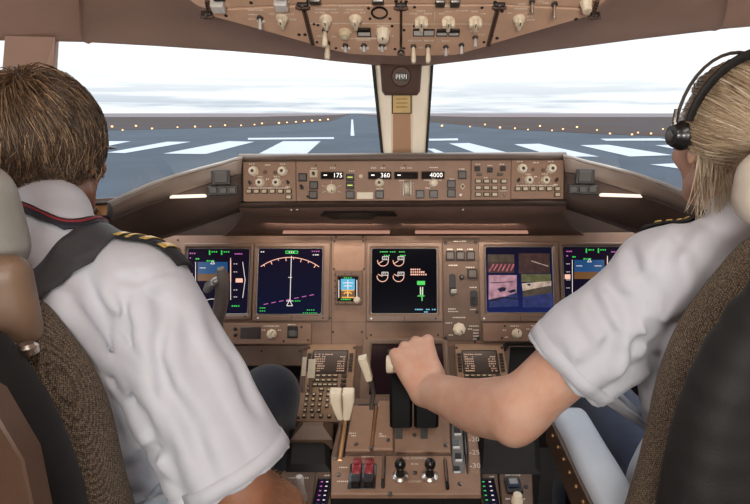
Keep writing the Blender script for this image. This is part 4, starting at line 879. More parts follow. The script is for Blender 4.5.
for px in (240, 265, 300, 330, 350): tknob(t, f, px, -22, lobes=False)
for p in ((251, 2.5), (308, 1), (396, 1)): screw(t, f, *p, r=.0026)
t, f = omod('overhead_panel_module', 'upper right overhead module at the picture top with round cream knob', [(402, 4), (500, 4.2), (580, 7.5), (598, 0), (612, -60), (402, -60)])
for px in (440, 455): O = f.rect(px-5, -4, px+5, 3); MB().rrect(O[0], O[1], O[2], O[3], .002, -.001, .012, .002).build('push_button', 'grey_metal', t)
toggle(t, f, 532, 1, 2.6, 0, .022, -.3); toggle(t, f, 554.5, 3.5, 2.8, 0, .026, -.3); knob(t, f, 586, 1.5, 6, 0, .022, 'cream', 'cream_shade')
for px in (420, 480, 510): tknob(t, f, px, -22)
prints(t, f, [(541, 1.2, 7), (546, 3, 6), (522, 4.2, 8)])
for p in ((406, 1.5), (495, 2)): screw(t, f, *p, r=.0026)
# dark perforated seams with latches between the modules
fr = OH.at(404, 25, -.002)
t = thing('overhead_rail_assembly', 'dark seam rails and latches between the overhead modules', 'panel frame', fr)
def rail(p0, p1, w_=.009):
    a, c = Vector(fr.loc(*p0)), Vector(fr.loc(*p1)); d = (c-a); n = int(d.length/.006); nn = Vector((-d.y, d.x)).normalized()*w_/2
    r_ = MB().prism([tuple(a-nn), tuple(c-nn), tuple(c+nn), tuple(a+nn)], -.002, .0036).build('rail', 'panel_dark', t, smooth=0)
    b = MB()
    for i in range(n):
        q_ = a + d*((i+.5)/n); b.rrect(q_.x, q_.y, .0036, .0036, .0012, .003, .0042)
    b.build('perforation', 'black', r_, smooth=0)
def latch(px, py, s=1.0):
    x, y = fr.loc(px, py); o = MB().rrect(x, y, .016*s, .012*s, .003, 0, .008, .002).build('latch', 'dark', t); MB().tube([(x-.010*s, y, .007), (x+.010*s, y, .007)], .0032, 10).build('latch_bar', 'underside', o); MB().lathe(x, y+.004, [(.003, .007), (.003, .0105), (.0002, .011)], 10).build('screw', 'steel', o)
rail((303, 4), (313, 44)); rail((401, 4), (401, 50), .0035); rail((498.8, 4), (488, 45)); rail((206.5, 0), (209, 14), .006); rail((598, 0), (593, 14), .006)
for p in ((303, 4.5), (401, 5), (499, 4.5)): latch(*p, 1.3)
latch(207.5, 13.5, 1.2); latch(594.5, 14.5, 1.1); latch(401, 51, .8)
# the added ceiling fill lamp is built near the end
# ------------------------------------------------------------------ centre pedestal
FA = Frame(W(0, 1.45, -.70), 60)          # forward aisle stand, sloping
CS1 = Frame(W(0, .985, -.71), 81.3)       # fuel control plate
CS2 = Frame(W(0, .985, -.71), 78)         # quadrant plates
base = Frame(W(0, 1.1, -1.25), 90)
t = thing('centre_pedestal', 'brown centre pedestal between the pilots carrying levers and control panels', 'pedestal', base)
Bi = base.mat().inverted()
def hull(name, fr, px, depth, m, par=t, bev=.002, th=None, lift=0):
    """prism standing under a pixel outline on a plane, down by depth"""
    f_ = Frame(fr.hit(*px[0]) + fr.n*lift, fr.tilt); poly = [fr_loc(f_, fr, p, lift) for p in px]
    a = sum(poly[i-1][0]*poly[i][1] - poly[i][0]*poly[i-1][1] for i in range(len(poly)))
    if a < 0: poly = poly[::-1]
    o = MB().prism(poly, -depth, 0, bev).build(name, m, par, smooth=30 if bev else 0); o.matrix_local = Bi @ f_.mat(); return o
def fr_loc(f_, fr, p, lift): q_ = Frame(fr.o + fr.n*lift, fr.tilt).hit(*p) - f_.o; return q_.dot(f_.u), q_.dot(f_.v)
hull('forward_stand', FA, [(296, 424), (504, 424), (511, 340), (303, 343)], .30, 'panel_dark')
hull('quadrant_body', CS2, [(331, 456), (480, 456), (470, 398), (345, 398)], .40, 'panel_dark', lift=-.004)
hull('lower_plate', CS1, [(331, 494), (481, 494), (480, 455.2), (331.5, 455.2)], .012, 'panel')
hull('lower_body', CS1, [(331.5, 493), (480.5, 493), (479.5, 455.2), (332, 455.2)], .38, 'black_matte', lift=-.010)
# dark front skirt below the plate
for x0, x1, nm, y0, y1 in ((289, 331, 'side_ledge', 420, 468), (481, 541, 'side_ledge', 402, 470)):
    LG = Frame(W(0, 1.02, -.752), 86); o = hull(nm, LG, [(x0-4, y1), (x1, y1), (x1-3, y0+6), (x0, y0+6)], .45, 'black_matte', bev=.012)
mat('hand_rest', (96, 76, 62), .4, var=.08, bump=.2, bs=500)
o = hull('hand_rest', Frame(W(0, 1.10, -.715), 84), [(290, 432), (332, 432), (333, 416), (297, 416)], .05, 'hand_rest', bev=.022)
# plates of the quadrant
hull('quadrant_plate', CS2, [(345, 450), (370, 450), (375, 405), (353, 405)], .01, 'control_panel', lift=.002)
hull('quadrant_plate', CS2, [(373, 449), (393, 449), (394, 400), (379, 400)], .01, 'control_panel', lift=.002)
hull('quadrant_plate', CS2, [(394.5, 451.5), (451, 451.5), (448, 400), (395, 400)], .01, 'panel', lift=.002)
hull('lever_track', CS2, [(337.5, 460), (342, 460), (349, 408), (345.5, 408)], .008, 'brass', lift=.003); hull('lever_track', CS2, [(332.5, 458), (336, 458), (344, 412), (341, 412)], .006, 'panel_dark', lift=.003); hull('lever_slot', CS2, [(342.3, 457), (344.5, 457), (351, 408), (349.5, 408)], .006, 'black', lift=.0025)
hull('lever_track', CS2, [(370.5, 447), (372.6, 447), (377, 404), (375.5, 404)], .006, 'brass', lift=.002); hull('lever_slot', CS2, [(368.9, 447), (370.5, 447), (375, 405), (374, 405)], .006, 'black', lift=.0015)
hull('flap_gate', CS2, [(452, 474), (465.5, 474), (461, 404), (450, 404)], .012, 'grey_metal', lift=.003)
for y0, y1, x in ((470, 466, 453.4), (458, 453, 455), (445, 440, 452.6), (432, 427, 454), (420, 416, 452)): hull('gate_notch', CS2, [(x, y0), (x+6.5, y0), (x+6, y1), (x, y1)], .004, 'black', lift=.0045, bev=0); hull('gate_edge', CS2, [(x+.6, y0+3.4), (x+7, y0+3.4), (x+7, y0+1), (x+.6, y0+1)], .004, 'steel', lift=.005, bev=0)
hull('flap_slot', CS2, [(466, 475), (469.5, 475), (464, 404), (461.5, 404)], .008, 'black', lift=.003)
hull('flap_scale', CS2, [(470, 473.5), (480.5, 473.5), (474, 404), (464.5, 404)], .01, 'control_panel', lift=.004)
def csl(fr, s, px, py, h_, lift, par=t, name='lettering', m='white_print'):
    f_ = fr.at(px, py, lift); hh_ = fr.rect(px-1, py-h_/2, px+1, py+h_/2); o = MB().text(s, 0, 0, h_*.00205*1.38, 0, .95).build(name, m, par, smooth=0); o.matrix_local = Bi @ f_.mat(); return o
csl(CS2, '20', 475.3, 441, 6.5, .0046); csl(CS2, '25', 475.8, 454, 6.5, .0046); csl(CS2, '30', 476.4, 467.3, 6.5, .0046); csl(CS2, '15', 474.4, 429.5, 6, .0046)
for y_ in (429.5, 441, 454, 467.3): csl(CS2, '-', 470.6 - (467-y_)*.04, y_, 8, .0046, name='scale_mark')
csl(CS1, 'FUEL CONTROL', 414.7, 458.6, 2.6, .0008); csl(CS1, 'RUN', 414.7, 464.4, 2.7, .0008); csl(CS1, 'CUTOFF', 414.7, 482, 2.6, .0008)
def local_part(fr, px, py, lift=0): f_ = fr.at(px, py, lift); return Bi @ f_.mat()
def lp(o, fr, px, py, lift=0): o.matrix_local = local_part(fr, px, py, lift); return o
for px, py, w_ in ((343.5, 467.5, 9), (343, 481.5, 12), (368, 456.8, 14), (353, 434, 8), (354, 436.5, 6), (383, 437, 8), (381, 434.5, 4)):
    b = MB(); k = max(3, int(w_/1.8))
    for i in range(k): b.box((-w_/2 + i*w_/k)*.002, (-w_/2 + (i+random.uniform(.55, .85))*w_/k)*.002, -.0014, .0014, 0, .0006)
    lp(b.build('legend_lettering', 'white_print', t, smooth=0), CS1 if py > 455 else CS2, px, py, 0 if py > 455 else .002)
for px, py in ((338.5, 475), (336, 458.5), (356, 445), (398, 405), (446, 446), (388, 441), (414.5, 436), (460, 484), (414.8, 473), (390, 494), (449, 408), (371.5, 448.5)):
    o = MB().lathe(0, 0, [(.005, -.001), (.005, .0014), (.0034, .002), (.0002, .002)], 14).build('screw', 'grey_metal', t); lp(o, CS1 if py > 455 else CS2, px, py, 0 if py > 455 else .002)
# stabiliser cutout switches: two red guards over black toggles
lp(MB().rrect(0, 0, .056, .066, .003, -.002, .0012, .0006).build('switch_well', 'black', t), CS1, 362.5, 476)
for px in (356.8, 369.2):
    o = MB().loops([[(x, y, z) for x, y in rr(0, yc, .018, L_, .005, 3)] for z, yc, L_ in ((0, .002, .054), (.012, .004, .050), (.018, .010, .034), (.020, .011, .026))]).build('guarded_switch', 'red', t, smooth=50); lp(o, CS1, px, 474.5)
    c_ = MB().loops([[(x, y, z) for x, y in rr(0, -.022, .0175, .022, .004, 3)] for z in (0, .013, .0155)]).build('guard_hinge', 'black', o, smooth=50)
    MB().lathe(0, .012, [(.006, .018), (.006, .0225), (.004, .0235), (.0002, .0235)], 14).build('guard_tip', 'red', o, smooth=50)
# fuel control levers: round black knobs on chrome collars
for px in (400.2, 429.8):
    o = MB().lathe(0, 0, [(.0165, -.001), (.0165, .0025), (.014, .004), (.011, .006), (.0095, .0065), (.0002, .0065)], 30).build('fuel_control_switch', 'steel', t, smooth=40); lp(o, CS1, px, 476.5)
    MB().lathe(0, 0, [(.010, .006), (.0075, .014), (.006, .026), (.0002, .026)], 24).build('collar', 'black', o, smooth=50)
    pf = [(.0002, .022)] + [(.0115*math.sin(a), .033 - .0125*math.cos(a)) for a in np.linspace(.35, math.pi-.05, 12)] + [(.0002, .0455)]
    k_ = MB().lathe(0, 0, pf, 24).build('knob', 'black', o, smooth=60)
for px, y0, y1 in ((383.6, 456.5, 488), (446.2, 459, 489.5)):
    f_ = CS1.at(px, (y0+y1)/2); hh_ = CS1.loc(px, y0)[1] - CS1.loc(px, y1)[1]
    o = MB().rrect(0, 0, .0075, hh_, .0035, -.002, .0035, .001).build('slide_slot', 'black', t); o.matrix_local = Bi @ f_.mat(); MB().rrect(-.0008, hh_*.1, .004, hh_*.72, .0015, .002, .009, .001).build('slider', 'panel_dark', o)
# ---- levers are lifted out of the stand: separate things
def ltip(px, py, Y): return atY(px, py, Y)
# speed brake: pair of cream tapered grips
p0 = CS2.hit(341, 424); t2 = thing('speed_brake_lever', 'lever with two broad cream grips on left of the pedestal', 'lever', p0)
R_ = lambda p: tuple(Vector(p) - p0)
MB().tube([R_(p0 - Vector((0, 0, .03))), R_(p0 + Vector((0, -.002, .03))), R_(atY(342.5, 416, 1.035))], [.006, .006, .007], 10).build('shaft', 'steel', t2)
Yg = 1.035
for a, c, e_, g_ in ((329.5, 341.3, 337.5, 342.6), (342.4, 354.2, 343.4, 350)):
    top = [ltip(a, 392, Yg), ltip(c, 392, Yg)]; mid = [ltip(a+.6, 400, Yg), ltip(c, 400, Yg)]; bt = [ltip(e_, 418, Yg), ltip(g_, 418.5, Yg)]
    rings = []
    for (L_, R2), th in ((bt, .012), (mid, .022), (top, .020)):
        n_ = Vector((0, -1, -.3)).normalized(); rings.append([R_(L_ - n_*th*.5), R_(L_ + n_*th*.3), R_(L_.lerp(R2, .15) + n_*th*.5), R_(L_.lerp(R2, .85) + n_*th*.5), R_(R2 + n_*th*.3), R_(R2 - n_*th*.5)])
    L_, R2 = top; c_ = (L_+R2)/2; rings.append([R_(c_ + (Vector(q_)+p0-c_)*.8 + Vector((0, 0, .004))) for q_ in rings[-1]])
    MB().loops(rings).build('grip', 'cream', t2, smooth=30)
# alternate trim lever: one cream handle on a bent grey rod
p0 = CS2.hit(371, 410); t2 = thing('trim_lever', 'single slanted cream handle on thin bent grey rod', 'lever', p0); 
Yk = 1.13
rod = [p0 - Vector((0, 0, .02)), atY(371.5, 405, 1.12), atY(373.5, 394, Yk), atY(372, 385, Yk), atY(369.5, 378, Yk)]
MB().tube([R_(p) for p in rod], .0055, 10).build('rod', 'grey_metal', t2, smooth=60)
hd = [(358.3, 359.3, 366.4, 357.3), (361, 366.5, 369, 365), (366, 379.6, 372.4, 378.6)]
rings = []
for a, y0, c, y1 in hd[::-1]:
    L_, R2 = atY(a, y0, Yk), atY(c, y1, Yk); n_ = Vector((0, -1, -.3)).normalized()*.008; rings.append([R_(L_-n_), R_(L_+n_*.6), R_(L_.lerp(R2, .2)+n_), R_(L_.lerp(R2, .8)+n_), R_(R2+n_*.6), R_(R2-n_)])
rings.append([tuple(Vector(q_)*1 + Vector((0, 0, .003))) for q_ in rings[-1]])
MB().loops(rings).build('handle', 'cream', t2, smooth=40)
a, c = atY(358, 406.5, 1.14), atY(378, 406, 1.14); MB().tube([R_(a), R_(c)], .006, 12).build('pivot_pin', 'dark', t2); MB().tube([R_(c), R_(c + Vector((.012, 0, 0)))], .0065, 12).build('pin_cap', 'cream', t2)
mat('lever_black_shadow', (5, 5, 6), .6, var=.1, spec=.15)  # black lever arms, deepened further: their shadow is put into the colour
# thrust levers: black arms with cream topped grips
for i, (x0, x1, lab) in enumerate(((389.5, 412.5, 'left black thrust lever under the gripping hand with cream end button'), (413.8, 439, 'right black thrust lever under the wrist of the gripping hand'))):
    p0 = CS2.hit((x0+x1)/2, 430); t2 = thing('thrust_lever', lab, 'lever', p0, 'thrust levers'); xm = (x0+x1)/2
    Ya, Yb = 1.06, 1.10
    rings = []
    for y, Y, w_ in ((428, 1.045, .97), (405, 1.062, 1.0), (385, 1.085, 1.0), (374, 1.105, .95)):
        L_, R2 = atY(xm-(x1-x0)/2*w_, y, Y), atY(xm+(x1-x0)/2*w_, y, Y); d_ = Vector((0, .045, 0)); e_ = (R2-L_)*.12
        rings.append([R_(L_+d_), R_(L_+Vector((0, .006, 0))), R_(L_+e_), R_(R2-e_), R_(R2+Vector((0, .006, 0))), R_(R2+d_)])
    MB().loops(rings).build('lever_arm', 'lever_black_shadow', t2, smooth=30)
    for pxx in (xm-2.2,):
        A = atY(pxx-3.5, 441, 1.03); b = MB(); b.loops([[R_(p) for p in (atY(pxx-3.6, 440, 1.025), atY(pxx+3.6, 440, 1.025), atY(pxx+3.6, 440, 1.025)+Vector((0, .03, -.004)), atY(pxx-3.6, 440, 1.025)+Vector((0, .03, -.004)))], [R_(p) for p in (atY(pxx-3.6, 427, 1.047), atY(pxx+3.6, 427, 1.047), atY(pxx+3.6, 427, 1.047)+Vector((0, .03, 0)), atY(pxx-3.6, 427, 1.047)+Vector((0, .03, 0)))]]); b.build('prong', 'black', t2, smooth=0)
    g0, g1 = W(-.038 if i == 0 else .012, 1.128, -.548), W(.006 if i == 0 else .055, 1.128, -.540)
    MB().tube([R_(g0), R_(g1)], .0155, 18).build('grip', 'black', t2, smooth=60)
    if i == 0:
        e0 = atY(387.6, 364, 1.10); MB().tube([R_(e0 + Vector((.012, 0, 0))), R_(e0), R_(e0 - Vector((.003, 0, 0)))], [.0205, .0205, .018], 22).build('end_button', 'cream', t2, smooth=40)
# ---- lower centre screen and the two keypad units on the forward stand
f = FA.at(410, 368, .002); t2 = thing('lower_centre_display', 'dark plum lower centre screen behind the gripping hand', 'display', f); O = f.rect(361.5, 336, 449, 402); S = f.rect(370.5, 345, 444, 396)
MB().ring(*O[:2], O[2], O[3], .004, *S[:2], S[2], S[3], .003, -.01, .014, .002, .004).build('bezel', 'bezel', t2); MB().rrect(*S[:2], S[2], S[3], .003, -.006, .004).build('screen', 'scr_plum', t2, smooth=0)
for p in ((367, 341), (443, 341)): screw(t2, f, *p, z=.013)
mat('cdu', (152, 122, 96), .5, var=.08, vs=30, bump=.2, bs=900)
def cdu(lab, sg):
    mx_ = (lambda x: x) if sg < 0 else (lambda x: 811 - x)
    cxp = mx_(328); f = FA.at(cxp, 384, .003); t2 = thing('control_display_unit', lab, 'keypad unit', f, 'keypad units on the forward pedestal')
    def rc(x0, y0, x1, y1):
        a, c = sorted((mx_(x0), mx_(x1))); return f.rect(a, y0, c, y1)
    k = f.rect(mx_(328)-10, 384, mx_(328)+10, 384.01)[2]/20
    b0, b1 = f.loc(cxp, 423)[1], f.loc(cxp, 345)[1]; w_ = .1462
    MB().rrect(0, (b0+b1)/2, w_, b1-b0, .004, -.02, .006, .002).build('housing', 'cdu', t2, smooth=30)
    L_ = lambda u, y: (u*w_/2, f.loc(cxp, y)[1])
    x0, y0 = L_(-.70, 374); x1, y1 = L_(.66, 352.5)
    MB().ring((x0+x1)/2, (y0+y1)/2, x1-x0+.006, y1-y0+.006, .003, (x0+x1)/2, (y0+y1)/2, x1-x0, y1-y0, .002, .004, .009, .001, .001).build('screen_frame', 'dark', t2)
    sc = MB().rrect((x0+x1)/2, (y0+y1)/2, x1-x0, y1-y0, .002, .004, .0075).build('screen', 'amber_dark', t2, smooth=0)
    b = MB()
    for i, yy in enumerate(np.linspace(y1-.012, y0+.006, 8)):
        for xa, n_ in ((x0+.004, 5 if sg > 0 else 6), (x1-.026 if i else x0+.035, 4)):
            for j in range(n_):
                if random.random() < .85: b.box(xa+j*.0056, xa+j*.0056+random.uniform(.003, .0048), yy-.0017, yy+.0017, .0076, .0079)
    b.build('screen_text', 'sym_orange', sc, smooth=0)
    for i in range(6):
        yy = y1 - .012 - i*(y1-y0-.02)/5
        for u in (-.86, .84): MB().rrect(u*w_/2, yy, .011, .0075, .001, .005, .011, .001, 2).build('line_key', 'key', t2)
    K = MB
    rows = [(377.5, -.62, .28, 5), (382, -.62, .28, 5), (386.5, -.66, .30, 6), (391, -.66, -.2, 2)]
    def key(u, y, w2, h2, cap):
        x, yy = L_(u, y); o = K().rrect(x, yy, w2, h2, .0012, .005, .0115, .0012, 2).build('key', 'key', t2); 
        if cap: K().rrect(x, yy, w2*.6, h2*.5, .0006, .0112, .012, 0, 1).build('cap', 'cream_shade', o)
    for y, a, c, n_ in rows:
        for u in np.linspace(a, c, n_): key(u, y, .0155, .0088, True)
    for y in (377.5, 382.5, 387): key(.62, y, .0155, .0088, False)
    for r_, y in enumerate((396, 401, 406.5, 412)):
        for u in (-.72, -.46, -.2): key(u, y, .0105, .0105, True)
        for u in np.linspace(.08, .84, 4): key(u, y-4.5+.6*r_*0, .0105, .0105, True)
    for u in np.linspace(-.72, .84, 6): key(u, 417.5, .0105, .0105, True)
    for u in (-.93, .93):
        for y in (349, 419): x, yy = L_(u, y); MB().lathe(x, yy, [(.004, .005), (.004, .0075), (.0002, .008)], 12).build('screw', 'dark', t2)
cdu('keypad unit with small amber screen beside brown-haired pilot, left of the levers', -1); cdu('keypad unit with small amber screen right of the gripping hand', 1)
# cream tabs standing at the keypad unit's left edge
for i, (x0, x1, y0, y1, lab) in enumerate(((301.5, 306.5, 357, 376, 'narrow cream stick at the outer left edge of the keypad unit'), (307.5, 315.5, 359, 378, 'broader cream tab standing against the keypad unit'))):
    Y = 1.33
    p0 = atY((x0+x1)/2, y1, Y); P4 = [atY(x0, y1, Y), atY(x1-.8, y1, Y), atY(x1+.6, y0, Y+.01), atY(x0+1.6, y0, Y+.01)]
    d_ = Vector((0, .006, -.003)); b = MB(); b.loops([[tuple(p-p0) for p in P4], [tuple(p-p0+d_*-1) for p in P4]])
    t2 = thing('cream_tab', lab, 'tab', p0); b.build('blade', 'cream', t2, smooth=0)
    s0 = atY((x0+x1)/2-1.2, y1+16, 1.30); MB().tube([tuple(P4[0].lerp(P4[1], .5)-p0), tuple(s0-p0)], .0055, 8).build('stem', 'panel_dark', t2)
# ---- aft aisle panels at both sides of the stand
AF = Frame(W(0, 1.0, -.765), 85)
def amod(name, lab, px, m='panel_dark', depth=.16):
    f = AF.at(sum(p[0] for p in px)/len(px), sum(p[1] for p in px)/len(px)); t2 = thing(name, lab, 'control panel', f); poly = [f.loc(*p) for p in px]
    MB().prism(poly, -depth, 0, .002).build('face_plate', m, t2, smooth=30); return t2, f
def tuner(t2, f, x0, y0, x1, y1, cols):
    O = f.rect(x0, y0, x1, y1); MB().ring(O[0], O[1], O[2]+.006, O[3]+.006, .002, O[0], O[1], O[2], O[3], .001, -.001, .004, .001, .001).build('screen_frame', 'black', t2)
    sc = MB().rrect(O[0], O[1], O[2], O[3], .001, -.001, .002).build('screen', 'scr_purple', t2, smooth=0)
    for cm, u in cols:
        b = MB()
        for j in range(7): yy = O[1] + O[3]*(.42 - .13*j); b.box(O[0]+O[2]*u, O[0]+O[2]*(u+.18), yy-.0012, yy+.0012, .0022, .0026)
        b.build('screen_text', cm, sc, smooth=0)
t2, f = amod('tuning_panel', 'small radio panel with purple screen left of the fuel control plate', [(311, 520), (331, 520), (331, 470), (316, 470)])
tuner(t2, f, 315.5, 480, 327.5, 516, (('sym_white', .15), ('sym_magenta', -.3))); prints(t2, f, [(327, 475.5, 5)])
t2, f = amod('tuning_panel', 'small radio panel with purple screen right of the fuel control plate', [(481.5, 520), (502, 520), (497, 471), (481.5, 471)])
tuner(t2, f, 484, 480, 496.5, 516, (('sym_white', .12), ('sym_green', -.42))); prints(t2, f, [(492, 477, 5)])
t2, f = amod('radio_panel', 'aft panel with square blue-grey switch and cream knob at lower right', [(503.5, 520), (534, 520), (532, 471), (498.5, 471)])
O = f.rect(505.5, 480, 521.5, 494); MB().rrect(O[0], O[1], O[2], O[3], .002, -.001, .006, .001).build('switch_frame', 'black', t2); button(t2, f, 513, 485.5, 11, 7.5, .006, bodym='navy_light', face='silver_grey'); 
knob(t2, f, 517, 502, 6, 0, .02, 'cream', None); prints(t2, f, [(513, 475.3, 15), (508, 499, 5), (524, 499, 4)]); screw(t2, f, 526, 487, r=.004)
t2, f = amod('radio_panel', 'aft panel with tall pale metal knob at lower left', [(272, 520), (311, 520), (316, 470), (283, 470)])
x, y = f.loc(301, 500); MB().lathe(x, y, [(.014, -.001), (.013, .01), (.0095, .03), (.0085, .058), (.006, .061), (.0002, .061)], 22).build('rotary_knob', 'silver_paint', t2, smooth=50); prints(t2, f, [(306, 478, 6), (292, 478, 6)])
# ------------------------------------------------------------------ seats
def rotx(a): c, s = math.cos(a), math.sin(a); return np.array([[1, 0, 0], [0, c, s], [0, -s, c]])
def V3(x, y, z): return np.array([x, y, z + EYE])
def noise3(X, Y, Z, f, seed=0):
    r = np.random.default_rng(seed); o = 0
    for i in range(7):
        k = r.normal(size=3); k = k/np.linalg.norm(k)*f*r.uniform(.6, 1.5); ph = r.uniform(0, 6.28)
        o = o + np.sin(k[0]*X + k[1]*Y + k[2]*Z + ph)
    return o/4
def seat(lab, sg, cx, ztop, xin_top, xin_bot, yb, sh_top, sh_bot):
    """cx centre, ztop top of the back, xin inner edge of the back at its top and foot"""
    p0 = W(cx, .70, -1.25); t = thing('pilot_seat', lab, 'pilot seat', p0, 'pilot seats'); t.location = p0
    bpy.context.view_layer.update()
    half_t, half_b = abs(cx - xin_top), abs(cx - xin_bot); rec = math.radians(9)
    # woven cushion of the back
    v = Vol((cx-.34, .40, -1.0+EYE), (cx+.34, .90, ztop+.1+EYE), .007); n = 20
    crn = lambda f: 1 - .20*max(0, (f-.78)/.22)**2
    for i in range(n):
        f = i/(n-1); z = -.86 + f*(ztop-.055+.86); hw = (half_b + (half_t-half_b)*f)*crn(f); y = yb + .075 - (z - ztop)*-.10
        v.rbox(V3(cx, y, z), (hw, .062, .075), .05, rotx(rec), .02)
    v.warp(lambda X, Y, Z: .004*noise3(X, Y, Z, 34, 3))
    place(v.mesh('woven_cushion', 'tweed', 2), t)
    v = Vol((cx-.34, .36, -1.05+EYE), (cx+.34, .90, ztop+.1+EYE), .007)
    for i in range(n):
        f = i/(n-1); z = -.92 + f*(ztop-.060+.92); hw = abs(cx-sh_bot) + (abs(cx-sh_top)-abs(cx-sh_bot))*f; hw *= crn(f); y = yb - .012 - (z - ztop)*-.10
        v.rbox(V3(cx, y, z), (hw, .038, .07), .03, rotx(rec), .012)
    place(v.mesh('back_shell', 'seat_shell', 2), t)
    # recess panel on the shell's back
    z = ztop - .25; fr = Frame(W(cx, yb - .052 - (z-ztop)*-.10, z), 0)
    fr2 = Matrix.Translation(fr.o - p0) @ Matrix.Rotation(math.radians(90) + rec*-1, 4, 'X')
    o = MB().rrect(0, 0, half_b*1.2, .30, .03, -.004, .006, .003).build('back_panel', 'black_matte', t); o.matrix_local = fr2
    # seat pan and pedestal
    v = Vol((cx-.34, .50, -1.0+EYE), (cx+.34, 1.25, -.6+EYE), .008); v.rbox(V3(cx, .92, -.80), (.23, .25, .06), .045); v.ell(V3(cx, 1.12, -.79), (.2, .09, .05), None, .03)
    v.warp(lambda X, Y, Z: .004*noise3(X, Y, Z, 30, 5)); place(v.mesh('seat_cushion', 'tweed', 2), t)
    MB().rrect(0, 0, .42, .44, .04, .33, .40, .01).build('seat_pan', 'seat_shell', t).location = (0, .2, 0)
    MB().rrect(0, 0, .26, .34, .03, 0, .34, .02).build('seat_base', 'panel_dark', t).location = (0, .2, 0)
    return t
sl = seat('seat of the brown-haired pilot, grey leather headrest on tan bracket', -1, -.61, -.245, -.425, -.345, .565, -.405, -.365)
sr = seat('seat of the blonde pilot, woven cover rising to shoulder height', 1, .60, -.165, .372, .262, .565, .325, .27)
def soft(name, m, root, lo, hi, parts, h=.006, wr=.003, f=40, seed=1):
    v = Vol(lo, hi, h)
    for c, hf, r, R in parts: v.rbox(c, hf, r, R, .015)
    v.warp(lambda X, Y, Z: wr*noise3(X, Y, Z, f, seed)); return place(v.mesh(name, m, 2), root)
rz = lambda a: np.array([[math.cos(a), math.sin(a), 0], [-math.sin(a), math.cos(a), 0], [0, 0, 1]])
soft('headrest', 'grey_leather', sl, (-.85, .5, EYE-.35), (-.4, .85, EYE+.05), [(V3(-.605, .655, -.135), (.110, .050, .078), .045, rotx(.12))])
o = soft('headrest_bracket', 'tan_plastic', sl, (-.70, .44, EYE-.50), (-.3, .75, EYE-.10), [(V3(-.492, .60, -.225), (.042, .024, .062), .024, rz(.5) @ rotx(.0)), (V3(-.515, .585, -.31), (.030, .022, .075), .02, rz(.5))], .005, 0)
p_ = Frame(W(-.447, .575, -.275), 0); MB().lathe(0, 0, [(.012, 0), (.012, .008), (.008, .012), (.0002, .012)], 16).build('bolt', 'steel', o).location = p_.o - sl.location
soft('headrest', 'pale_leather', sr, (.40, .5, EYE-.35), (.85, .85, EYE+.05), [(V3(.527, .655, -.092), (.108, .048, .052), .042, rotx(.12))])
soft('headrest_bracket', 'tan_plastic', sr, (.4, .44, EYE-.45), (.75, .75, EYE-.10), [(V3(.60, .60, -.19), (.05, .024, .06), .024, rotx(0))], .006, 0)
# brown side pillar of the left seat and its rail; inner armrests
o = MB().prism([(-.25, -.95), (.0, -.95), (0, -.06), (-.02, .0), (-.06, .03), (-.25, .05)], -.012, .012, .002).build('side_board', 'brown_panel', sl); o.matrix_local = Matrix.Translation(W(-.341, .42, -.24) - sl.location) @ Matrix.Rotation(math.radians(90), 4, 'X')
def armrest(root, x, sgn, y0, y1, z):
    soft('armrest', 'armrest', root, (x-.12, y0-.1, z-.2+EYE), (x+.12, y1+.12, z+.12+EYE), [(V3(x, (y0+y1)/2, z), (.036, (y1-y0)/2, .026), .02, None)], .006, .001)
    b = MB(); xs_ = x - sgn*.037
    b.prism([(y0, z-.07), (y1-.01, z-.055), (y1+.005, z-.02), (y1-.01, z+.004), (y0, z+.004)], -.005, .005, .001); o = b.build('armrest_trim', 'brown_panel', root); o.matrix_local = Matrix.Translation(Vector((xs_, 0, EYE)) - root.location) @ Matrix(((0, 0, 1, 0), (1, 0, 0, 0), (0, 1, 0, 0), (0, 0, 0, 1)))
    for i in range(10): 
        yy = y0 + (y1-y0)*(i+.5)/10; k = MB().lathe(0, 0, [(.003, 0), (.003, .003), (.0002, .0038)], 8).build('rivet', 'brass', root); k.matrix_local = Matrix.Translation(Vector((xs_ - sgn*.005, yy, z-.012+EYE)) - root.location) @ Matrix.Rotation(math.radians(-90*sgn), 4, 'Y')
armrest(sr, .333, 1, .60, .965, -.60); armrest(sl, -.385, -1, .60, .965, -.62)
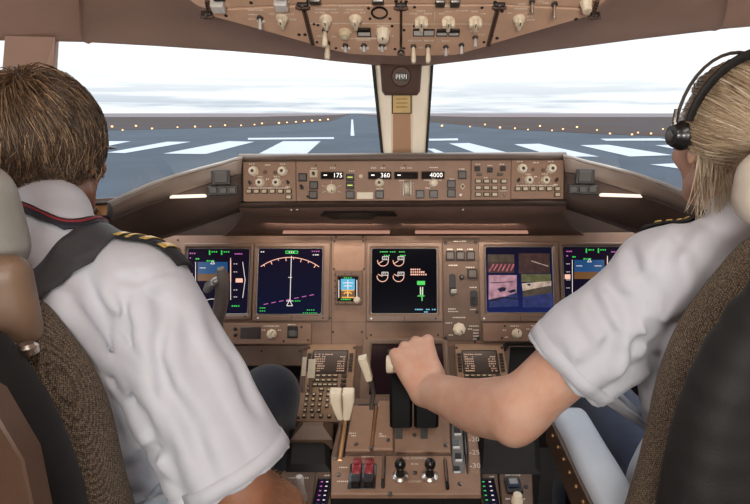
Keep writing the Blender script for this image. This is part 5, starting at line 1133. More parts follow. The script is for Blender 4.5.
# ------------------------------------------------------------------ people
def basis(yaw, pitch=0, roll=0):
    m = Matrix.Rotation(yaw, 3, 'Z') @ Matrix.Rotation(pitch, 3, 'X') @ Matrix.Rotation(roll, 3, 'Y')
    return [np.array(m @ Vector(a)) for a in ((1, 0, 0), (0, 1, 0), (0, 0, 1))]     # right, forward, up
def head(v, H, B, s=1.0):
    r, f, u = B; M = [r, f, u]; p = lambda a, b, c: H + s*(r*a + f*b + u*c)
    v.ell(p(0, -.008, .025), (.076*s, .094*s, .102*s), M, .02); v.ell(p(0, .030, -.040), (.060*s, .066*s, .080*s), M, .03)
    v.ell(p(0, .066, -.098), (.026*s, .022*s, .020*s), M, .025); v.cone(p(.052, .0, -.075), p(.012, .07, -.102), .018*s, .016*s, .02); v.cone(p(-.052, .0, -.075), p(-.012, .07, -.102), .018*s, .016*s, .02)
    v.cone(p(0, .092, .0), p(0, .110, -.036), .008*s, .012*s, .010); v.ell(p(0, .106, -.040), (.015*s, .009*s, .008*s), M, .006)
    for d in (-1, 1):
        v.ell(p(.031*d, .098, .002), (.017*s, .014*s, .012*s), M, .010, True); v.cone(p(.012*d, .094, .020), p(.046*d, .080, .018), .007*s, .006*s, .010)
        v.ell(p(.042*d, .072, -.030), (.020*s, .018*s, .018*s), M, .02)
        v.ell(p(.079*d, -.006, -.008), (.008*s, .020*s, .033*s), M, .006); v.ell(p(.086*d, -.002, -.006), (.005*s, .011*s, .020*s), M, .004, True); v.ell(p(.077*d, .0, -.036), (.007*s, .009*s, .010*s), M, .006)
    v.cone(p(-.022, .089, -.070), p(.022, .089, -.070), .0065*s, .0065*s, .006); v.cone(p(-.018, .087, -.080), p(.018, .087, -.080), .008*s, .008*s, .006); v.cone(p(-.024, .098, -.0745), p(.024, .098, -.0745), .0022*s, .0022*s, .003, True)
    return p
def eyes(p, root, B):
    for d in (-1, 1):
        c = Vector(p(.031*d, .080, .001)); o = MB().lathe(0, 0, [(.0002, -.012)] + [(.012*math.sin(a), -.012*math.cos(a)) for a in np.linspace(.3, 2.84, 10)] + [(.0002, .012)], 16).build('eye', 'eye_white', None, smooth=80)
        k = MB().lathe(0, 0, [(.0055, .0106), (.004, .0122), (.0002, .0126)], 14).build('iris', 'iris', o, smooth=80)
        m = Matrix([[*map(float, (B[0][i], B[2][i], B[1][i]))] for i in range(3)]).to_4x4()
        o.parent = root; o.matrix_local = Matrix.Translation(c - root.location) @ m
def hand(v, Wp, F, N, curls, thumb=1, s=1.0, tb=None, spread=.0):
    """F fingers' direction, N back of the hand, thumb on the +S side"""
    F = unit(F); N = unit(np.array(N) - F*np.dot(N, F)); S = np.cross(F, N)*thumb
    q = lambda f, a, n: Wp + s*(F*f + S*a + N*n)
    off = (-.030, -.010, .011, .031); ln = (.082, .089, .092, .088); seg = ((.034, .021, .019), (.042, .027, .022), (.046, .029, .023), (.041, .025, .022)); rad = (.0078, .0088, .0092, .0092)
    for i in range(4):
        v.cone(q(.0, off[i]*.5, 0), q(ln[i]-.012, off[i]*1.0, .0), .0175*s, .0135*s, .016); v.cone(q(.025, off[i]*.5, .0145), q(ln[i]-.012, off[i]*1.05, .0125), .0025*s, .0035*s, .007); v.ell(q(ln[i]-.002, off[i]*1.08, .008), (.0118*s,)*3, None, .004)
    v.ell(q(.045, 0, -.006), (.045*s, .034*s, .016*s), [F, S, N], .012); v.ell(q(.03, .026, -.010), (.030*s, .018*s, .016*s), [F, S, N], .012)
    for i in range(4):
        a = 0; P = q(ln[i], off[i]*1.06, .001); r = rad[i]*s; sp = spread*(i-1.5)
        for j, (L, da) in enumerate(zip(seg[i], curls[i])):
            a += da; D = unit(F*math.cos(a) - N*math.sin(a) + S*sp); Q = P + D*L*s; v.cone(P, Q, r*(1.08 if j == 0 else 1), r*.92, .0035); v.ell(Q, (r*.98,)*3, None, .002); P = Q; r *= .92
    tb = tb or ((.55, .75, -.35), (.85, .2, -.5))
    P = q(.022, .030, -.008); r = .0118*s
    for L, d in zip((.042, .034), tb):
        D = unit(F*d[0] + S*d[1] + N*d[2]); Q = P + D*L*s; v.cone(P, Q, r, r*.88, .006); P = Q; r *= .86
def strands(paths, rad, tint):
    """paths (n, s, 3) to triangular tapering tubes"""
    n, s, _ = paths.shape; T = np.gradient(paths, axis=1); T /= np.linalg.norm(T, axis=2, keepdims=True) + 1e-9
    ref = np.where(np.abs(T[..., 2:3]) < .9, np.array([0, 0, 1.]), np.array([1., 0, 0])); A = np.cross(T, ref); A /= np.linalg.norm(A, axis=2, keepdims=True) + 1e-9; Bv = np.cross(T, A)
    tp = np.linspace(1, 0, s)**.6; tp = rad[:, None]*(.25 + .75*tp)
    V = np.stack([paths + (A*math.cos(a) + Bv*math.sin(a))*tp[..., None] for a in (0, 2.094, 4.189)], 2)      # n s 3 3
    idx = np.arange(n*s*3).reshape(n, s, 3); Q = []
    for k in range(3): k2 = (k+1) % 3; Q.append(np.stack([idx[:, :-1, k], idx[:, :-1, k2], idx[:, 1:, k2], idx[:, 1:, k]], -1).reshape(-1, 4))
    return V.reshape(-1, 3), np.concatenate(Q), np.repeat(tint, s*3)
def sphere_cap(H, B, R, keep, lift=1.0, n=64):
    V = []; Q = []; th = np.linspace(0.001, math.pi-.001, n//2); ph = np.linspace(0, 2*math.pi, n, endpoint=False); D = np.array([[math.sin(a)*math.cos(b), math.sin(a)*math.sin(b), math.cos(a)] for a in th for b in ph])
    P = H + (D[:, :1]*R[0]*B[0] + D[:, 1:2]*R[1]*B[1] + D[:, 2:]*R[2]*B[2])*lift; ok = keep(D); m = len(ph)
    for i in range(len(th)-1):
        for j in range(m):
            q_ = (i*m+j, i*m+(j+1) % m, (i+1)*m+(j+1) % m, (i+1)*m+j)
            if all(ok[k] for k in q_): Q.append(q_)
    return P, np.array(Q)
def ribbon(name, m, root, pts, w, bvh, lift, dirw=None, thick=.0025, n=24, parent=None):
    """a band laid over a surface: centre line snapped to it"""
    P = [Vector(p) for p in pts]; L = []
    for i in range(n):
        f = i/(n-1)*(len(P)-1); k = min(int(f), len(P)-2); t = f-k; p0 = P[max(k-1, 0)]; p1 = P[k]; p2 = P[k+1]; p3 = P[min(k+2, len(P)-1)]
        L.append(.5*((2*p1) + (p2-p0)*t + (2*p0-5*p1+4*p2-p3)*t*t + (3*p1-p0-3*p2+p3)*t**3))
    rows = []
    for i, c in enumerate(L):
        t = (L[min(i+1, n-1)] - L[max(i-1, 0)]).normalized(); hit = bvh.find_nearest(c); nn = hit[1] if hit[0] else Vector((0, 0, 1)); sd = t.cross(nn).normalized() if dirw is None else Vector(dirw).normalized(); row = []
        for a in (-1, -.5, 0, .5, 1):
            p = c + sd*a*w/2; h = bvh.find_nearest(p); row.append((h[0] + h[1]*lift) if h[0] and (h[0]-p).length < .05 else p)
        rows.append(row)
    b = MB(); b.grid(rows); o = b.build(name, m, None, smooth=80, solid=thick); return place(o, root) if parent is None else place_sub(o, root, parent)
def place_sub(o, root, parent): o.data.transform(Matrix.Translation(-root.location)); o.parent = parent; return o
def bvh_of(o): return BVHTree.FromPolygons([v.co.copy() for v in o.data.vertices], [tuple(p.vertices) for p in o.data.polygons])
def person_mesh(v, lab, group, loc, m):
    o = v.mesh('person', m, 2); tag(o, lab, 'person', group); o.data.transform(Matrix.Translation(-Vector(loc))); o.location = Vector(loc); bpy.context.view_layer.update(); return o
relax = ((.5, .5, .3),)*4
grip = ((1.4, 1.15, .6), (1.38, 1.15, .6), (1.36, 1.15, .6), (1.3, 1.1, .6))
def leg(v, hip, knee, ank, r=(.085, .066, .046), k=.03): v.cone(hip, knee, r[0], r[1], k); v.cone(knee, ank, r[1]*.95, r[2], k)
# ---- brown-haired pilot on the left
H = V3(-.638, .955, -.064); Bh = basis(math.radians(0), math.radians(-5)); Nb = V3(-.580, .835, -.212)
SR, SL_ = V3(-.420, .795, -.272), V3(-.745, .78, -.270); ER, EL = V3(-.262, .725, -.585), V3(-.84, .82, -.55); WR, WL = V3(-.190, .86, -.795), V3(-.73, 1.02, -.66)
v = Vol((-.98, .48, -1.24+EYE), (-.10, 1.42, .13+EYE), .0045)
ph_ = head(v, H, Bh, 1.0)
v.cone(H + Bh[1]*-.02 - Bh[2]*.05, Nb, .056, .064, .02); v.cone(Nb, V3(-.575, .78, -.30), .07, .10, .03)
for S in (SR, SL_): v.cone(Nb, S, .05, .058, .03)
v.ell(V3(-.575, .775, -.40), (.165, .10, .18), None, .03); v.ell(V3(-.58, .79, -.60), (.15, .10, .16), None, .03)
v.chain([SR, ER], [.058, .047], .02); v.chain([ER, ER*.55+WR*.45, WR], [.047, .047, .030], .015)
v.chain([SL_, EL], [.058, .044], .02); v.chain([EL, EL*.55+WL*.45, WL], [.046, .044, .030], .015)
hand(v, WR, WR-ER + np.array([.02, .06, 0]), (.45, .5, .6), relax, -1); hand(v, WL, (.15, .9, -.1), (0, .1, 1), relax, 1)
for hx in (-.50, -.66): leg(v, V3(hx, .80, -.70), V3(-.345 if hx > -.6 else -.72, 1.20, -.690), V3(-.40 if hx > -.6 else -.70, 1.30, -1.17), (.072, .055, .038))
cap = person_mesh(v, 'pilot with short brown hair in left seat, white shirt, one arm hanging beside the seat', 'pilots in white shirts', (-.575, .78, 0), 'skin_tan'); eyes(ph_, cap, Bh)
def shirt(v, name, root, body_fn, hems, folds, neck):
    body_fn(v)
    for pts, rad, p, n, k in hems:                      # sleeves: grown apart, cut off at the hem, then blended on
        w = Vol(v.lo, v.lo + (v.n - 1)*v.h, v.h); w.F = np.full(v.n, .06, np.float32); w.chain(pts, rad, .02); w.cut(p, n)
        h = np.clip(.5 + .5*(w.F - v.F)/k, 0, 1); v.F = w.F + (v.F - w.F)*h - k*h*(1-h)
    tmp = v.mesh('tmp', 'shirt', 2); bv = bvh_of(tmp); me_ = tmp.data; bpy.data.objects.remove(tmp); bpy.data.meshes.remove(me_)
    L = []
    for px, amp, wd in neck:
        P = [bv.ray_cast(CAM, ray(*q_).normalized())[0] for q_ in px]; P = [q_ for q_ in P if q_ is not None]
        P = [np.array(bv.find_nearest(a.lerp(b_, k_/4))[0]) for a, b_ in zip(P, P[1:]) for k_ in range(4)] + [np.array(q_) for q_ in P[-1:]]
        if len(P) > 1: L.append((P, amp, wd))
    v.warp(folds)
    def creases(X, Y, Z):
        o = np.zeros_like(X)
        for P, amp, wd in L:
            d2 = np.full_like(X, 1.0); tt = np.zeros_like(X); m = len(P)-1
            for i in range(m):
                if np.linalg.norm(P[i+1]-P[i]) > .045: continue
                a, ba = P[i], P[i+1]-P[i]; t = np.clip(((X-a[0])*ba[0]+(Y-a[1])*ba[1]+(Z-a[2])*ba[2])/(ba@ba+1e-9), 0, 1)
                e = (X-a[0]-t*ba[0])**2 + (Y-a[1]-t*ba[1])**2 + (Z-a[2]-t*ba[2])**2; q_ = e < d2; d2 = np.where(q_, e, d2); tt = np.where(q_, (i+t)/m, tt)
            d = np.sqrt(d2); o += amp*np.clip(np.minimum(tt, 1-tt)*5 + .15, 0, 1)*(np.exp(-(d/wd)**2) - .55*np.exp(-((d-2.1*wd)/wd)**2))
        return .0095*np.tanh(o/.0095)
    v.warp(creases)
    return place(v.mesh(name, 'shirt', 2), root)
def fold_fn(seed, fams):
    r = np.random.default_rng(seed)
    def fn(X, Y, Z):
        o = .0022*noise3(X, Y, Z, 45, seed) + .0028*noise3(X, Y, Z, 22, seed+1)
        for c, d, wdir, amp, fr_, rad in fams:       # creases running along d about c, varying across wdir
            c = V3(*c); d = unit(d); wd = unit(wdir); x, y, z = X-c[0], Y-c[1], Z-c[2]; s = x*wd[0]+y*wd[1]+z*wd[2]; a = x*d[0]+y*d[1]+z*d[2]
            m = np.exp(-(x*x+y*y+z*z)/rad**2); o = o + .8*amp*m*(1-2*np.abs(np.sin(fr_*s + .9*np.sin(9*a+seed) + 3*a)))
        return o
    return fn
hemR = SR + (ER-SR)*.93; axR = unit(ER-SR)
def bodyL(v):
    v.cone(Nb + np.array([0, 0, -.0]), V3(-.575, .78, -.30), .082, .15, .04)
    v.cone(Nb + np.array([.03, -.005, -.012]), SR + np.array([0, 0, .002]), .060, .066, .04); v.cone(Nb + np.array([-.03, -.005, -.012]), SL_, .064, .070, .04)
    v.ell(V3(-.575, .775, -.42), (.195, .130, .22), None, .04); v.ell(V3(-.58, .80, -.68), (.19, .140, .20), None, .05)
    ax = unit(H - Nb); v.cone(Nb + ax*.062, Nb - ax*.01, .066, .080, .010)
v = Vol((-.98, .54, -.95+EYE), (-.12, 1.05, -.05+EYE), .0042)
fam = [((-.40, .74, -.42), (.3, 0, -1), (1, .4, .3), .005, 62, .15), ((-.46, .70, -.32), (.5, 0, -.85), (.85, .2, .5), .008, 55, .11), ((-.35, .70, -.48), (.38, -.1, -.92), (.92, .3, .3), .004, 66, .13), ((-.47, .67, -.48), (.1, 0, -1), (1, .3, .0), .008, 48, .13), ((-.44, .68, -.58), (.75, 0, -.65), (.65, .2, .75), .007, 62, .12), ((-.52, .68, -.36), (.45, 0, -.9), (.9, .2, .45), .006, 52, .12), ((-.40, .76, -.30), (.7, .1, -.6), (.6, .2, .75), .004, 70, .08)]
CRL = [([(120, 288), (135, 345), (145, 403)], .011, .010), ([(160, 286), (158, 325), (150, 372)], .007, .011), ([(170, 296), (165, 356), (158, 420)], .006, .011), ([(205, 312), (232, 370), (257, 425)], .005, .014), ([(160, 370), (192, 422), (205, 470)], .006, .012),
       ([(92, 296), (116, 333), (131, 378), (140, 410)], .009, .010), ([(80, 286), (104, 345), (124, 388)], .008, .010), ([(145, 400), (152, 440), (162, 476)], .008, .012), ([(126, 398), (136, 440), (150, 472)], .006, .010), ([(112, 425), (140, 440), (168, 452)], .006, .010),
       ([(180, 300), (186, 370), (215, 440)], .004, .012), ([(228, 350), (244, 388), (262, 420)], .005, .010), ([(100, 380), (118, 420), (130, 470)], .007, .010), ([(118, 278), (140, 280), (175, 270)], .004, .007)]
sh = shirt(v, 'shirt', cap, bodyL, [([SR, SR*.5+ER*.5, ER + axR*.03], [.076, .084, .102], hemR, axR, .022), ([SL_, EL], [.082, .095], SL_ + (EL-SL_)*.85, EL-SL_, .022)], fold_fn(3, fam), CRL)
tm = bpy.data.meshes.new('x'); sb = BVHTree.FromPolygons([v_.co + cap.location for v_ in sh.data.vertices], [tuple(p.vertices) for p in sh.data.polygons])
# sleeve hem band, collar seam
def hem(root, sh_, c, ax, rad_, name='hem_band'):
    a1 = unit(np.cross(ax, (0, 0, 1))); a2 = np.cross(ax, a1); return c, a1, a2
def ringband(name, m, root, bvh, c, ax, R, w, lift, thick=.002, n=40):
    ax = Vector(unit(ax)); a1 = ax.cross(Vector((0, 0, 1))).normalized(); a2 = ax.cross(a1); rows = []; c = Vector(c)
    for i in range(n+1):
        a = 2*math.pi*i/n; d = a1*math.cos(a) + a2*math.sin(a); row = []
        for t in (-.5, 0, .5):
            s = c + ax*w*t; h = bvh.ray_cast(s + d*R*2, -d); row.append(h[0] + d*lift if h[0] else s + d*R)
        rows.append(row)
    b = MB(); b.grid(rows); return place(b.build(name, m, None, smooth=80, solid=thick), root)
ringband('sleeve_hem', 'shirt', cap, sb, hemR - axR*.017, axR, .105, .024, .0006, .0012)
def dome_r(c, rx, ry, rz_): return c
# trousers
v = Vol((-.90, .55, -1.22+EYE), (-.22, 1.45, -.52+EYE), .006); v.ell(V3(-.58, .80, -.76), (.19, .15, .13), None, .04)
for hx in (-.50, -.66): leg(v, V3(hx, .82, -.70), V3(-.345 if hx > -.6 else -.72, 1.20, -.690), V3(-.40 if hx > -.6 else -.70, 1.30, -1.15), (.095, .074, .062))
v.warp(lambda X, Y, Z: .004*noise3(X, Y, Z, 30, 9)); place(v.mesh('trousers', 'navy', 2), cap)
# shoulder board, lanyard
def P_(px, py, Y): return atY(px, py, Y)
def board(root, bvh, pts, w, name='epaulette', stripes=4):
    e = ribbon(name, 'epaulette', root, pts, w, bvh, .004, thick=.004, n=20); A, Bq = Vector(pts[0]), Vector(pts[-1]); mid = [Vector(p) for p in pts]
    for i in range(stripes):
        f = .40 + .135*i; k = f*(len(mid)-1); j = min(int(k), len(mid)-2); c = mid[j].lerp(mid[j+1], k-j); d = (Bq-A).normalized()*.0042
        ribbon('gold_stripe', 'gold', root, [c-d, c, c+d], w*.98, bvh, .0092, thick=.0014, n=5, parent=e)
    return e
board(cap, sb, [W(-.50, .825, -.195), W(-.47, .823, -.20), W(-.435, .818, -.206), W(-.395, .812, -.222), W(-.365, .806, -.245)], .048)
nk = [P_(14, 201, .79), P_(36, 203, .77), P_(58, 210, .77), P_(76, 219, .79), P_(90, 231, .83), P_(97, 243, .90)]
la = ribbon('lanyard', 'lanyard', cap, nk, .019, sb, .006, thick=.003, n=26)
ribbon('red_edge', 'lanyard_red', cap, [p + Vector((.003, -.002, .0095)) for p in nk], .004, sb, .0075, thick=.003, n=26, parent=la)
# hair of short combed strands falling from the crown
def hair_short(root, H, B, m, n=10000):
    r, f, u = B; C = H + u*.026 - f*.008; R = np.array([.080, .098, .102]); crown = unit([.05, -.42, .91])
    d = rng.normal(size=(n*4, 3)); d /= np.linalg.norm(d, axis=1, keepdims=True)
    ok = ~((d[:, 1] > .40) & (d[:, 2] < .50 + .25*(d[:, 1] > .8))) & (d[:, 2] > -.72) & ~((d[:, 2] < -.30) & (d[:, 1] > .36)); d = d[ok][:n]; n = len(d)
    flow = d - crown*np.sum(d*crown, 1, keepdims=True); fn = np.linalg.norm(flow, axis=1, keepdims=True); flow = flow/(fn+1e-6) + rng.normal(size=(n, 3))*.22 + np.array([.25, .15, 0])*(d[:, 2:3] > .3); S = 9
    Lh = rng.uniform(.065, .118, n); off = rng.uniform(.004, .021, n)*(1 - .35*np.clip(-d[:, 2], 0, 1)); P = np.zeros((n, S, 3)); cur = d.copy()
    wob = rng.uniform(0, 6.28, n); wf = rng.uniform(1, 3, n)
    for k in range(S):
        t = k/(S-1); lift = off*np.clip(t*5, 0, 1)*(1 - .30*t) + .003*np.sin(wob + wf*t*3)*t
        q_ = cur.copy(); nn = np.linalg.norm(cur[:, :2], axis=1); q_[:, :2] *= np.where(cur[:, 2] < -.2, np.maximum(nn, .90)/np.maximum(nn, 1e-3), 1)[:, None]
        P[:, k] = q_*(R + lift[:, None]); tg = flow - cur*np.sum(flow*cur, 1, keepdims=True); tg[:, 2] -= .35*(cur[:, 2] < .35); tg /= np.linalg.norm(tg, axis=1, keepdims=True) + 1e-9; cur = cur + tg*(Lh[:, None]/.095/(S-1)); cur /= np.linalg.norm(cur, axis=1, keepdims=True)
    zl = -.150 + rng.normal(size=(n, 1))*.006; P[..., 2] = np.maximum(P[..., 2], zl + .004*np.linspace(0, 1, S)[None])
    wz = np.clip(-P[..., 2]/.11, 0, 1)**1.5; P[..., 1] -= .012*wz*(P[..., 1] < 0)
    Wd = C + P[..., :1]*r + P[..., 1:2]*f + P[..., 2:]*u
    fade = np.clip((d[:, 2]+.6)/1.2, 0, 1); tint = np.clip(rng.normal(.40, .24, n) + .12*fade, 0, 1)
    Vv, Q, T = strands(Wd, rng.uniform(.0005, .0011, n), tint)
    keep = lambda D: ~((D[:, 1] > .44) & (D[:, 2] < .5)) & (D[:, 2] > -.80) & ~((D[:, 2] < -.2) & (D[:, 1] > .02))
    cv, cq = sphere_cap(C, B, R + .006, keep); Q = np.concatenate([Q, cq + len(Vv)]); T = np.concatenate([T, np.full(len(cv), .12)]); Vv = np.concatenate([Vv, cv])
    return place(arrmesh('hair', Vv, Q, m, None, T), root)
hair_short(cap, H, Bh, 'hair_brown')
# fine hair on the forearm
def arm_hair(root, A, Bp_, r0, r1, n=700):
    A, Bp_ = np.array(A), np.array(Bp_); ax = unit(Bp_-A); a1 = unit(np.cross(ax, (0, 0, 1))); a2 = np.cross(ax, a1); t = rng.uniform(.0, 1, n); a = rng.uniform(0, 6.28, n); rr_ = r0 + (r1-r0)*t
    nrm = np.cos(a)[:, None]*a1 + np.sin(a)[:, None]*a2; P0 = A + t[:, None]*(Bp_-A) + nrm*(rr_[:, None]-.001); L = rng.uniform(.012, .022, n)[:, None]; dr = ax*.8 + nrm*.45 + rng.normal(size=(n, 3))*.3
    Pp = np.stack([P0 + dr*L*s - nrm*L*.25*s*s for s in np.linspace(0, 1, 5)], 1); V_, Q, T = strands(Pp, np.full(n, .00035), rng.uniform(0, 1, n)); return place(arrmesh('arm_hair', V_, Q, 'arm_hair', None, T), root)
arm_hair(cap, ER, ER*.4+WR*.6, .050, .043, 900)
# spectacles
gp = Vector(ph_(0, .11, 0)); t = thing('eyeglasses', 'thin dark eyeglasses worn by the brown-haired pilot', 'glasses', gp)
Gp = lambda a, b_, c: tuple(Vector(ph_(a, b_, c)) - gp)
for d in (-1, 1):
    ring = [Gp(.031*d + .022*math.cos(a), .108 - abs(.031*d + .022*math.cos(a))*.22, .0 + .018*math.sin(a)) for a in np.linspace(0, 2*math.pi, 21)]
    MB().tube(ring, .0016, 8).build('rim', 'black', t); b = MB(); b.v = ring[:-1]; b.face(range(20)); b.build('lens', 'glass', t, smooth=0)
    MB().tube([Gp(.053*d, .097, .006), Gp(.074*d, .090, .006), Gp(.087*d, .05, .006), Gp(.088*d, .0, .006), Gp(.086*d, -.02, -.012)], [.0026, .0026, .0022, .002, .002], 8).build('temple', 'black', t)
MB().tube([Gp(-.010, .106, .004), Gp(0, .110, .007), Gp(.010, .106, .004)], .0014, 8).build('bridge', 'black', t)
# shoulder harness of the left seat over the shirt
ribbon('shoulder_strap', 'belt', sl, [W(-.515, .640, -.235), W(-.50, .665, -.225), W(-.485, .70, -.205), W(-.475, .745, -.165), W(-.465, .80, -.160), W(-.46, .86, -.20), W(-.47, .90, -.30)], .046, sb, .006, thick=.0025, n=30)
# ---- blonde pilot on the right
H = V3(.534, .875, -.040); Bh = basis(math.radians(8), math.radians(-3)); Nb = V3(.550, .80, -.195)
SL_, SR = V3(.412, .80, -.252), V3(.745, .74, -.250); EL, ER = V3(.202, .825, -.498), V3(.85, .82, -.53); WL, WR = V3(.051, 1.04, -.590), V3(.72, 1.02, -.66)
v = Vol((-.08, .48, -1.24+EYE), (.98, 1.42, .13+EYE), .0045); ph_ = head(v, H, Bh, .93)
v.cone(H + Bh[1]*-.02 - Bh[2]*.05, Nb, .050, .058, .02); v.cone(Nb, V3(.575, .77, -.30), .065, .10, .03)
for S in (SR, SL_): v.cone(Nb, S, .046, .054, .03)
v.ell(V3(.575, .765, -.40), (.155, .10, .18), None, .03); v.ell(V3(.58, .79, -.60), (.14, .10, .16), None, .03)
mid = EL*.62 + WL*.38 + np.array([0, 0, -.018])
v.chain([SL_, SL_*.5+EL*.5, EL], [.056, .054, .0505], .02); ts = np.linspace(0, 1, 9); v.chain([EL + (WL-EL)*t + np.array([0, 0, -.014*math.sin(math.pi*min(1, t*1.25))]) for t in ts], [.0505, .0515, .0505, .048, .0445, .0405, .037, .0345, .033], .02); v.ell(EL + np.array([-.014, -.02, -.034]), (.024, .024, .024), None, .03)
v.chain([SR, ER], [.056, .044], .02); v.chain([ER, ER*.55+WR*.45, WR], [.046, .044, .030], .015); hand(v, WR, (-.15, .9, -.1), (0, .1, 1), relax, -1)
for hx, kx in ((.50, .485), (.66, .70)): leg(v, V3(hx, .80, -.70), V3(kx, 1.17, -.700), V3(kx, 1.30, -1.17), (.072, .055, .038))
HF, HN = (-.36, .668, .652), (.104, -.667, .741)
vh = Vol((-.12, .93, -.72+EYE), (.16, 1.24, -.42+EYE), .0028)
fo = None
hand(v, WL, HF, HN, grip, 1, 1.26, ((.35, .35, -.85), (.6, -.35, -.7)))
fo = person_mesh(v, 'pilot with tied blonde hair in right seat, white shirt, hand on the thrust levers', 'pilots in white shirts', (.575, .78, 0), 'skin'); eyes(ph_, fo, Bh)
axL = unit(EL-SL_); hemL = SL_ + (EL-SL_)*.67
def bodyR(v):
    v.cone(Nb, V3(.575, .77, -.30), .074, .145, .04)
    v.cone(Nb + np.array([-.03, 0, -.012]), SL_ + np.array([0, 0, .006]), .058, .068, .04); v.cone(Nb + np.array([.03, 0, -.012]), SR, .058, .068, .04)
    v.ell(V3(.575, .765, -.42), (.185, .130, .22), None, .04); v.ell(V3(.58, .80, -.68), (.18, .14, .20), None, .05)
    ax = unit(H - Nb); v.cone(Nb + ax*.058, Nb - ax*.01, .060, .074, .010)
fam = [((.42, .74, -.34), (.6, 0, .8), (.8, .3, -.6), .007, 58, .11), ((.31, .76, -.38), (-.6, 0, -.7), (.7, .4, -.6), .004, 62, .11), ((.44, .68, -.42), (.25, 0, -1), (1, .3, .1), .009, 48, .12), ((.44, .69, -.28), (.3, .0, -1), (1, .3, .3), .007, 56, .11), ((.36, .74, -.30), (-.75, .1, -.6), (.6, .3, -.75), .005, 60, .10), ((.42, .68, -.55), (.5, 0, -.8), (.8, .2, .5), .007, 60, .12)]
v = Vol((.10, .54, -.95+EYE), (.98, 1.05, -.04+EYE), .0042)
CRR = [([(629, 290), (647, 324), (633, 360)], .009, .010), ([(589, 289), (612, 335), (600, 385)], .006, .011), ([(650, 285), (658, 345), (652, 400)], .010, .011), ([(629, 246), (640, 275), (650, 300)], .007, .010), ([(668, 240), (656, 280), (662, 320)], .008, .010), ([(566, 310), (590, 345), (586, 378)], .004, .011),
       ([(690, 225), (672, 255), (670, 300)], .007, .010), ([(605, 280), (630, 315), (645, 330)], .005, .009), ([(642, 330), (660, 370), (656, 420)], .009, .010), ([(620, 300), (632, 340), (620, 380)], .006, .009), ([(540, 335), (560, 350), (575, 372)], .003, .010)]
sh = shirt(v, 'shirt', fo, bodyR, [([SL_, SL_*.5+EL*.5, EL], [.076, .077, .080], hemL, axL, .025), ([SR, ER], [.082, .095], SR + (ER-SR)*.85, ER-SR, .022)], fold_fn(11, fam), CRR)
sb = BVHTree.FromPolygons([v_.co + fo.location for v_ in sh.data.vertices], [tuple(p.vertices) for p in sh.data.polygons])
ringband('sleeve_hem', 'shirt', fo, sb, hemL - axL*.017, axL, .085, .024, .0006, .0012)
board(fo, sb, [W(.50, .835, -.175), W(.475, .838, -.182), W(.45, .84, -.188), W(.42, .84, -.196), W(.395, .838, -.208)], .044)
v = Vol((.24, .55, -1.22+EYE), (.90, 1.45, -.52+EYE), .006); v.ell(V3(.58, .80, -.76), (.19, .15, .13), None, .04)
for hx, kx in ((.50, .485), (.66, .70)): leg(v, V3(hx, .82, -.70), V3(kx, 1.17, -.700), V3(kx, 1.30, -1.15), (.100, .078, .062))
v.warp(lambda X, Y, Z: .004*noise3(X, Y, Z, 30, 9)); place(v.mesh('trousers', 'navy_light', 2), fo)
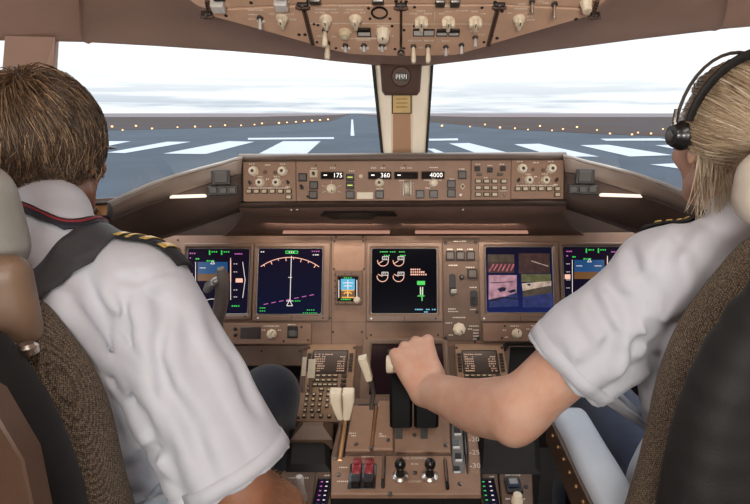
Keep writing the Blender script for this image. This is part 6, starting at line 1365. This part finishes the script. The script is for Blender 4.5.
def hair_tied(root, H, B, m, n=9000):
    r, f, u = B; C = H + u*.020 - f*.008; R = np.array([.078, .094, .094]); tie = unit([.12, -.90, -.42]); S = 11
    d = rng.normal(size=(n*3, 3)); d /= np.linalg.norm(d, axis=1, keepdims=True); ok = ~((d[:, 1] > .52) & (d[:, 2] < .56)) & (d[:, 2] > -.66) & ~((d[:, 2] < -.12) & (d[:, 1] > .22)); d = d[ok][:n]; n = len(d)
    P = np.zeros((n, S, 3)); om = np.arccos(np.clip(d @ tie, -1, 1))[:, None]; off = rng.uniform(.002, .012, n); end = rng.uniform(.55, 1.0, n); jit = rng.normal(size=(n, 3))*.05; bow = np.array([0, 0, 1.])*.22*(1 - np.abs(d[:, 2:3]))
    for k in range(S):
        t = (k/(S-1)*end)[:, None]; q_ = (np.sin((1-t)*om)*d + np.sin(t*om)*tie)/np.maximum(np.sin(om), 1e-3) + (jit + bow*.6)*np.sin(np.pi*t); q_ /= np.linalg.norm(q_, axis=1, keepdims=True)
        P[:, k] = q_*(R + (off*np.clip(k/2, 0, 1))[:, None])
    Wd = C + P[..., :1]*r + P[..., 1:2]*f + P[..., 2:]*u; tint = np.clip(rng.normal(.45, .24, n), 0, 1); Vv, Q, T = strands(Wd, rng.uniform(.0005, .0010, n), tint)
    # tail and loose strands at the neck
    m_ = 900; T0 = C + (tie*(R+.008))[0]*r + (tie*(R+.008))[1]*f + (tie*(R+.008))[2]*u; a = rng.uniform(0, 6.28, m_); rr_ = .022*np.sqrt(rng.uniform(0, 1, m_)); pp = np.zeros((m_, 9, 3))
    for k in range(9):
        t = k/8; sp = (1 + .5*math.sin(2.6*t)); pp[:, k] = T0 + (np.cos(a)*rr_*sp)[:, None]*r + (np.sin(a)*rr_*sp)[:, None]*f*.7 + f*(-.012 - .012*t) + u*(-.14*t) + r*.0*t
    v2, q2, t2 = strands(pp, rng.uniform(.0008, .0014, m_), np.clip(rng.normal(.5, .22, m_), 0, 1))
    w_ = 170; x0 = rng.uniform(-.078, -.030, w_); y0 = -.012 - .9*(.078+x0); zz = rng.uniform(-.075, -.03, w_); L = rng.uniform(.04, .10, w_); wv = rng.normal(size=(w_, 2))*.010; pw = np.zeros((w_, 8, 3))
    for k in range(8):
        t = k/7; pw[:, k] = C + (x0 - .012*t + wv[:, 0]*t*t)[:, None]*r + (y0 - .02*t + wv[:, 1]*t)[:, None]*f + (zz - L*t)[:, None]*u
    v3, q3, t3 = strands(pw, rng.uniform(.0006, .0011, w_), np.clip(rng.normal(.6, .2, w_), 0, 1))
    keep = lambda D: ~((D[:, 1] > .55) & (D[:, 2] < .56)) & (D[:, 2] > -.72) & ~((D[:, 2] < -.15) & (D[:, 1] > .2)); cv, cq = sphere_cap(C, B, R + .003, keep)
    Vs = [Vv, v2, v3, cv]; Qs = [Q, q2, q3, cq]; o = 0; out = []
    for a_, b_ in zip(Vs, Qs): out.append(b_ + o); o += len(a_)
    ob = place(arrmesh('hair', np.concatenate(Vs), np.concatenate(out), m, None, np.concatenate([T, t2, t3, np.full(len(cv), .25)])), root)
    k_ = MB().tube([tuple(Vector(T0 - f*.004 + u*.012 + r*.0)), tuple(Vector(T0 - f*.012 - u*.012))], .022, 16).build('hair_tie', 'black', None); place(k_, root); k_.parent = ob
    return ob
hair_tied(fo, H, Bh, 'hair_blonde')
# headset
hp = Vector(ph_(0, 0, .13)); t = thing('headset', 'black pilot headset with padded headband and ear cup on blonde hair', 'headset', hp); G = lambda a, b_, c: tuple(Vector(ph_(a, b_, c)) - hp)
arc = np.linspace(0, math.pi, 21)
MB().tube([G(.099*math.cos(a), -.015 - .035*math.sin(a), .030 + .106*math.sin(a)) for a in arc], [.0085]*21, 12, .5, (0, 1, 0)).build('headband', 'black_matte', t, smooth=60)
MB().tube([G(.106*math.cos(a), .012, .01 + .134*math.sin(a)) for a in arc], [.0028]*21, 8).build('wire_band', 'grey_metal', t)
for d in (-1, 1):
    c = Vector(ph_(.095*d, .010, .006)) - hp; ax = Vector(Bh[0])*d; m_ = Matrix.Translation(c) @ ax.to_track_quat('Z', 'Y').to_matrix().to_4x4()
    o = MB().lathe(0, 0, [(.014, -.012), (.023, -.010), (.0245, -.002), (.023, .004), (.020, .006), (.019, .012), (.016, .017), (.0002, .019)], 28).build('ear_cup', 'black', t, smooth=50); o.matrix_local = m_
    MB().lathe(0, 0, [(.008, .016), (.008, .0205), (.0002, .021)], 18).build('cup_cap', 'grey_metal', o, smooth=40)
    MB().tube([G(.103*d, .008, .006), G(.109*d, .010, .03), G(.106*d, .012, .05)], [.005, .0045, .004], 8).build('yoke', 'grey_metal', t)
# ------------------------------------------------------------------ lamps and camera
def fill_lamp(x, y, lab):  # unseen ceiling lamp added as fill for the dim interior
    p = W(x, y, .715); t = thing('ceiling_fill', lab, 'ceiling lamp', p)
    MB().lathe(0, 0, [(.09, .005), (.09, -.006), (.075, -.012), (.0002, -.012)], 28).build('housing', 'panel_dark', t); MB().lathe(0, 0, [(.07, -.011), (.06, -.02), (.0002, -.022)], 28).build('diffuser', 'fill_lamp', t)
    l = bpy.data.lights.new('ceiling_fill_light', 'AREA'); l.shape = 'DISK'; l.size = .5; l.energy = CEILING_FILL; l.color = (1, .95, .88); o = bpy.data.objects.new('ceiling_fill_light', l); COL.objects.link(o); o.location = p + Vector((0, 0, -.03))
CEILING_FILL = 5
def wall_lamp(x, lab):  # fill lamp added behind the camera to brighten the whole interior
    p = W(x, -.795, .02); t = thing('wall_lamp', lab, 'wall lamp', p)
    MB().rrect(0, 0, .34, .20, .03, 0, .03, .008).build('housing', 'panel_dark', t).rotation_euler = (math.radians(-90), 0, 0); MB().rrect(0, 0, .30, .16, .02, .028, .034, .002).build('diffuser', 'fill_lamp', t).rotation_euler = (math.radians(-90), 0, 0)
    l = bpy.data.lights.new('rear_fill_light', 'AREA'); l.shape = 'RECTANGLE'; l.size = .5; l.size_y = .3; l.energy = REAR_FILL; l.color = (1, .94, .87); o = bpy.data.objects.new('rear_fill_light', l); COL.objects.link(o); o.location = p + Vector((0, .06, 0)); o.rotation_euler = (math.radians(90), 0, 0)
REAR_FILL = 19
wall_lamp(0, 'rectangular lamp in the middle of the rear bulkhead')
fill_lamp(0, .05, 'round dome lamp on the ceiling between the seats')
# floodlights under the glareshield wash the panel
for x in (-.24, .16): 
    l = bpy.data.lights.new('panel_flood', 'AREA'); l.shape = 'RECTANGLE'; l.size = .34; l.size_y = .02; l.energy = .5; l.color = (1, .84, .7); o = bpy.data.objects.new('panel_flood', l); COL.objects.link(o)
    o.location = W(x, 1.50, -.315); o.rotation_euler = (math.radians(20), 0, 0)
cam = bpy.data.cameras.new('camera'); cam.sensor_width = 36; cam.lens = 36*FPX/750; cam.shift_x = -(CX-375)/750; cam.shift_y = 0; cam.clip_start = .02; cam.clip_end = 20000
o = bpy.data.objects.new('camera', cam); COL.objects.link(o); o.location = CAM; o.rotation_euler = (math.pi/2 - PITCH, 0, 0); SC.camera = o
vs = SC.view_settings; vs.view_transform = 'Standard'; vs.look = 'None'; vs.exposure = 0.0; vs.gamma = 1; vs.use_curve_mapping = False
SC.cycles.use_denoising = True; SC.cycles.max_bounces = 8; SC.cycles.transparent_max_bounces = 12; SC.cycles.sample_clamp_indirect = 6
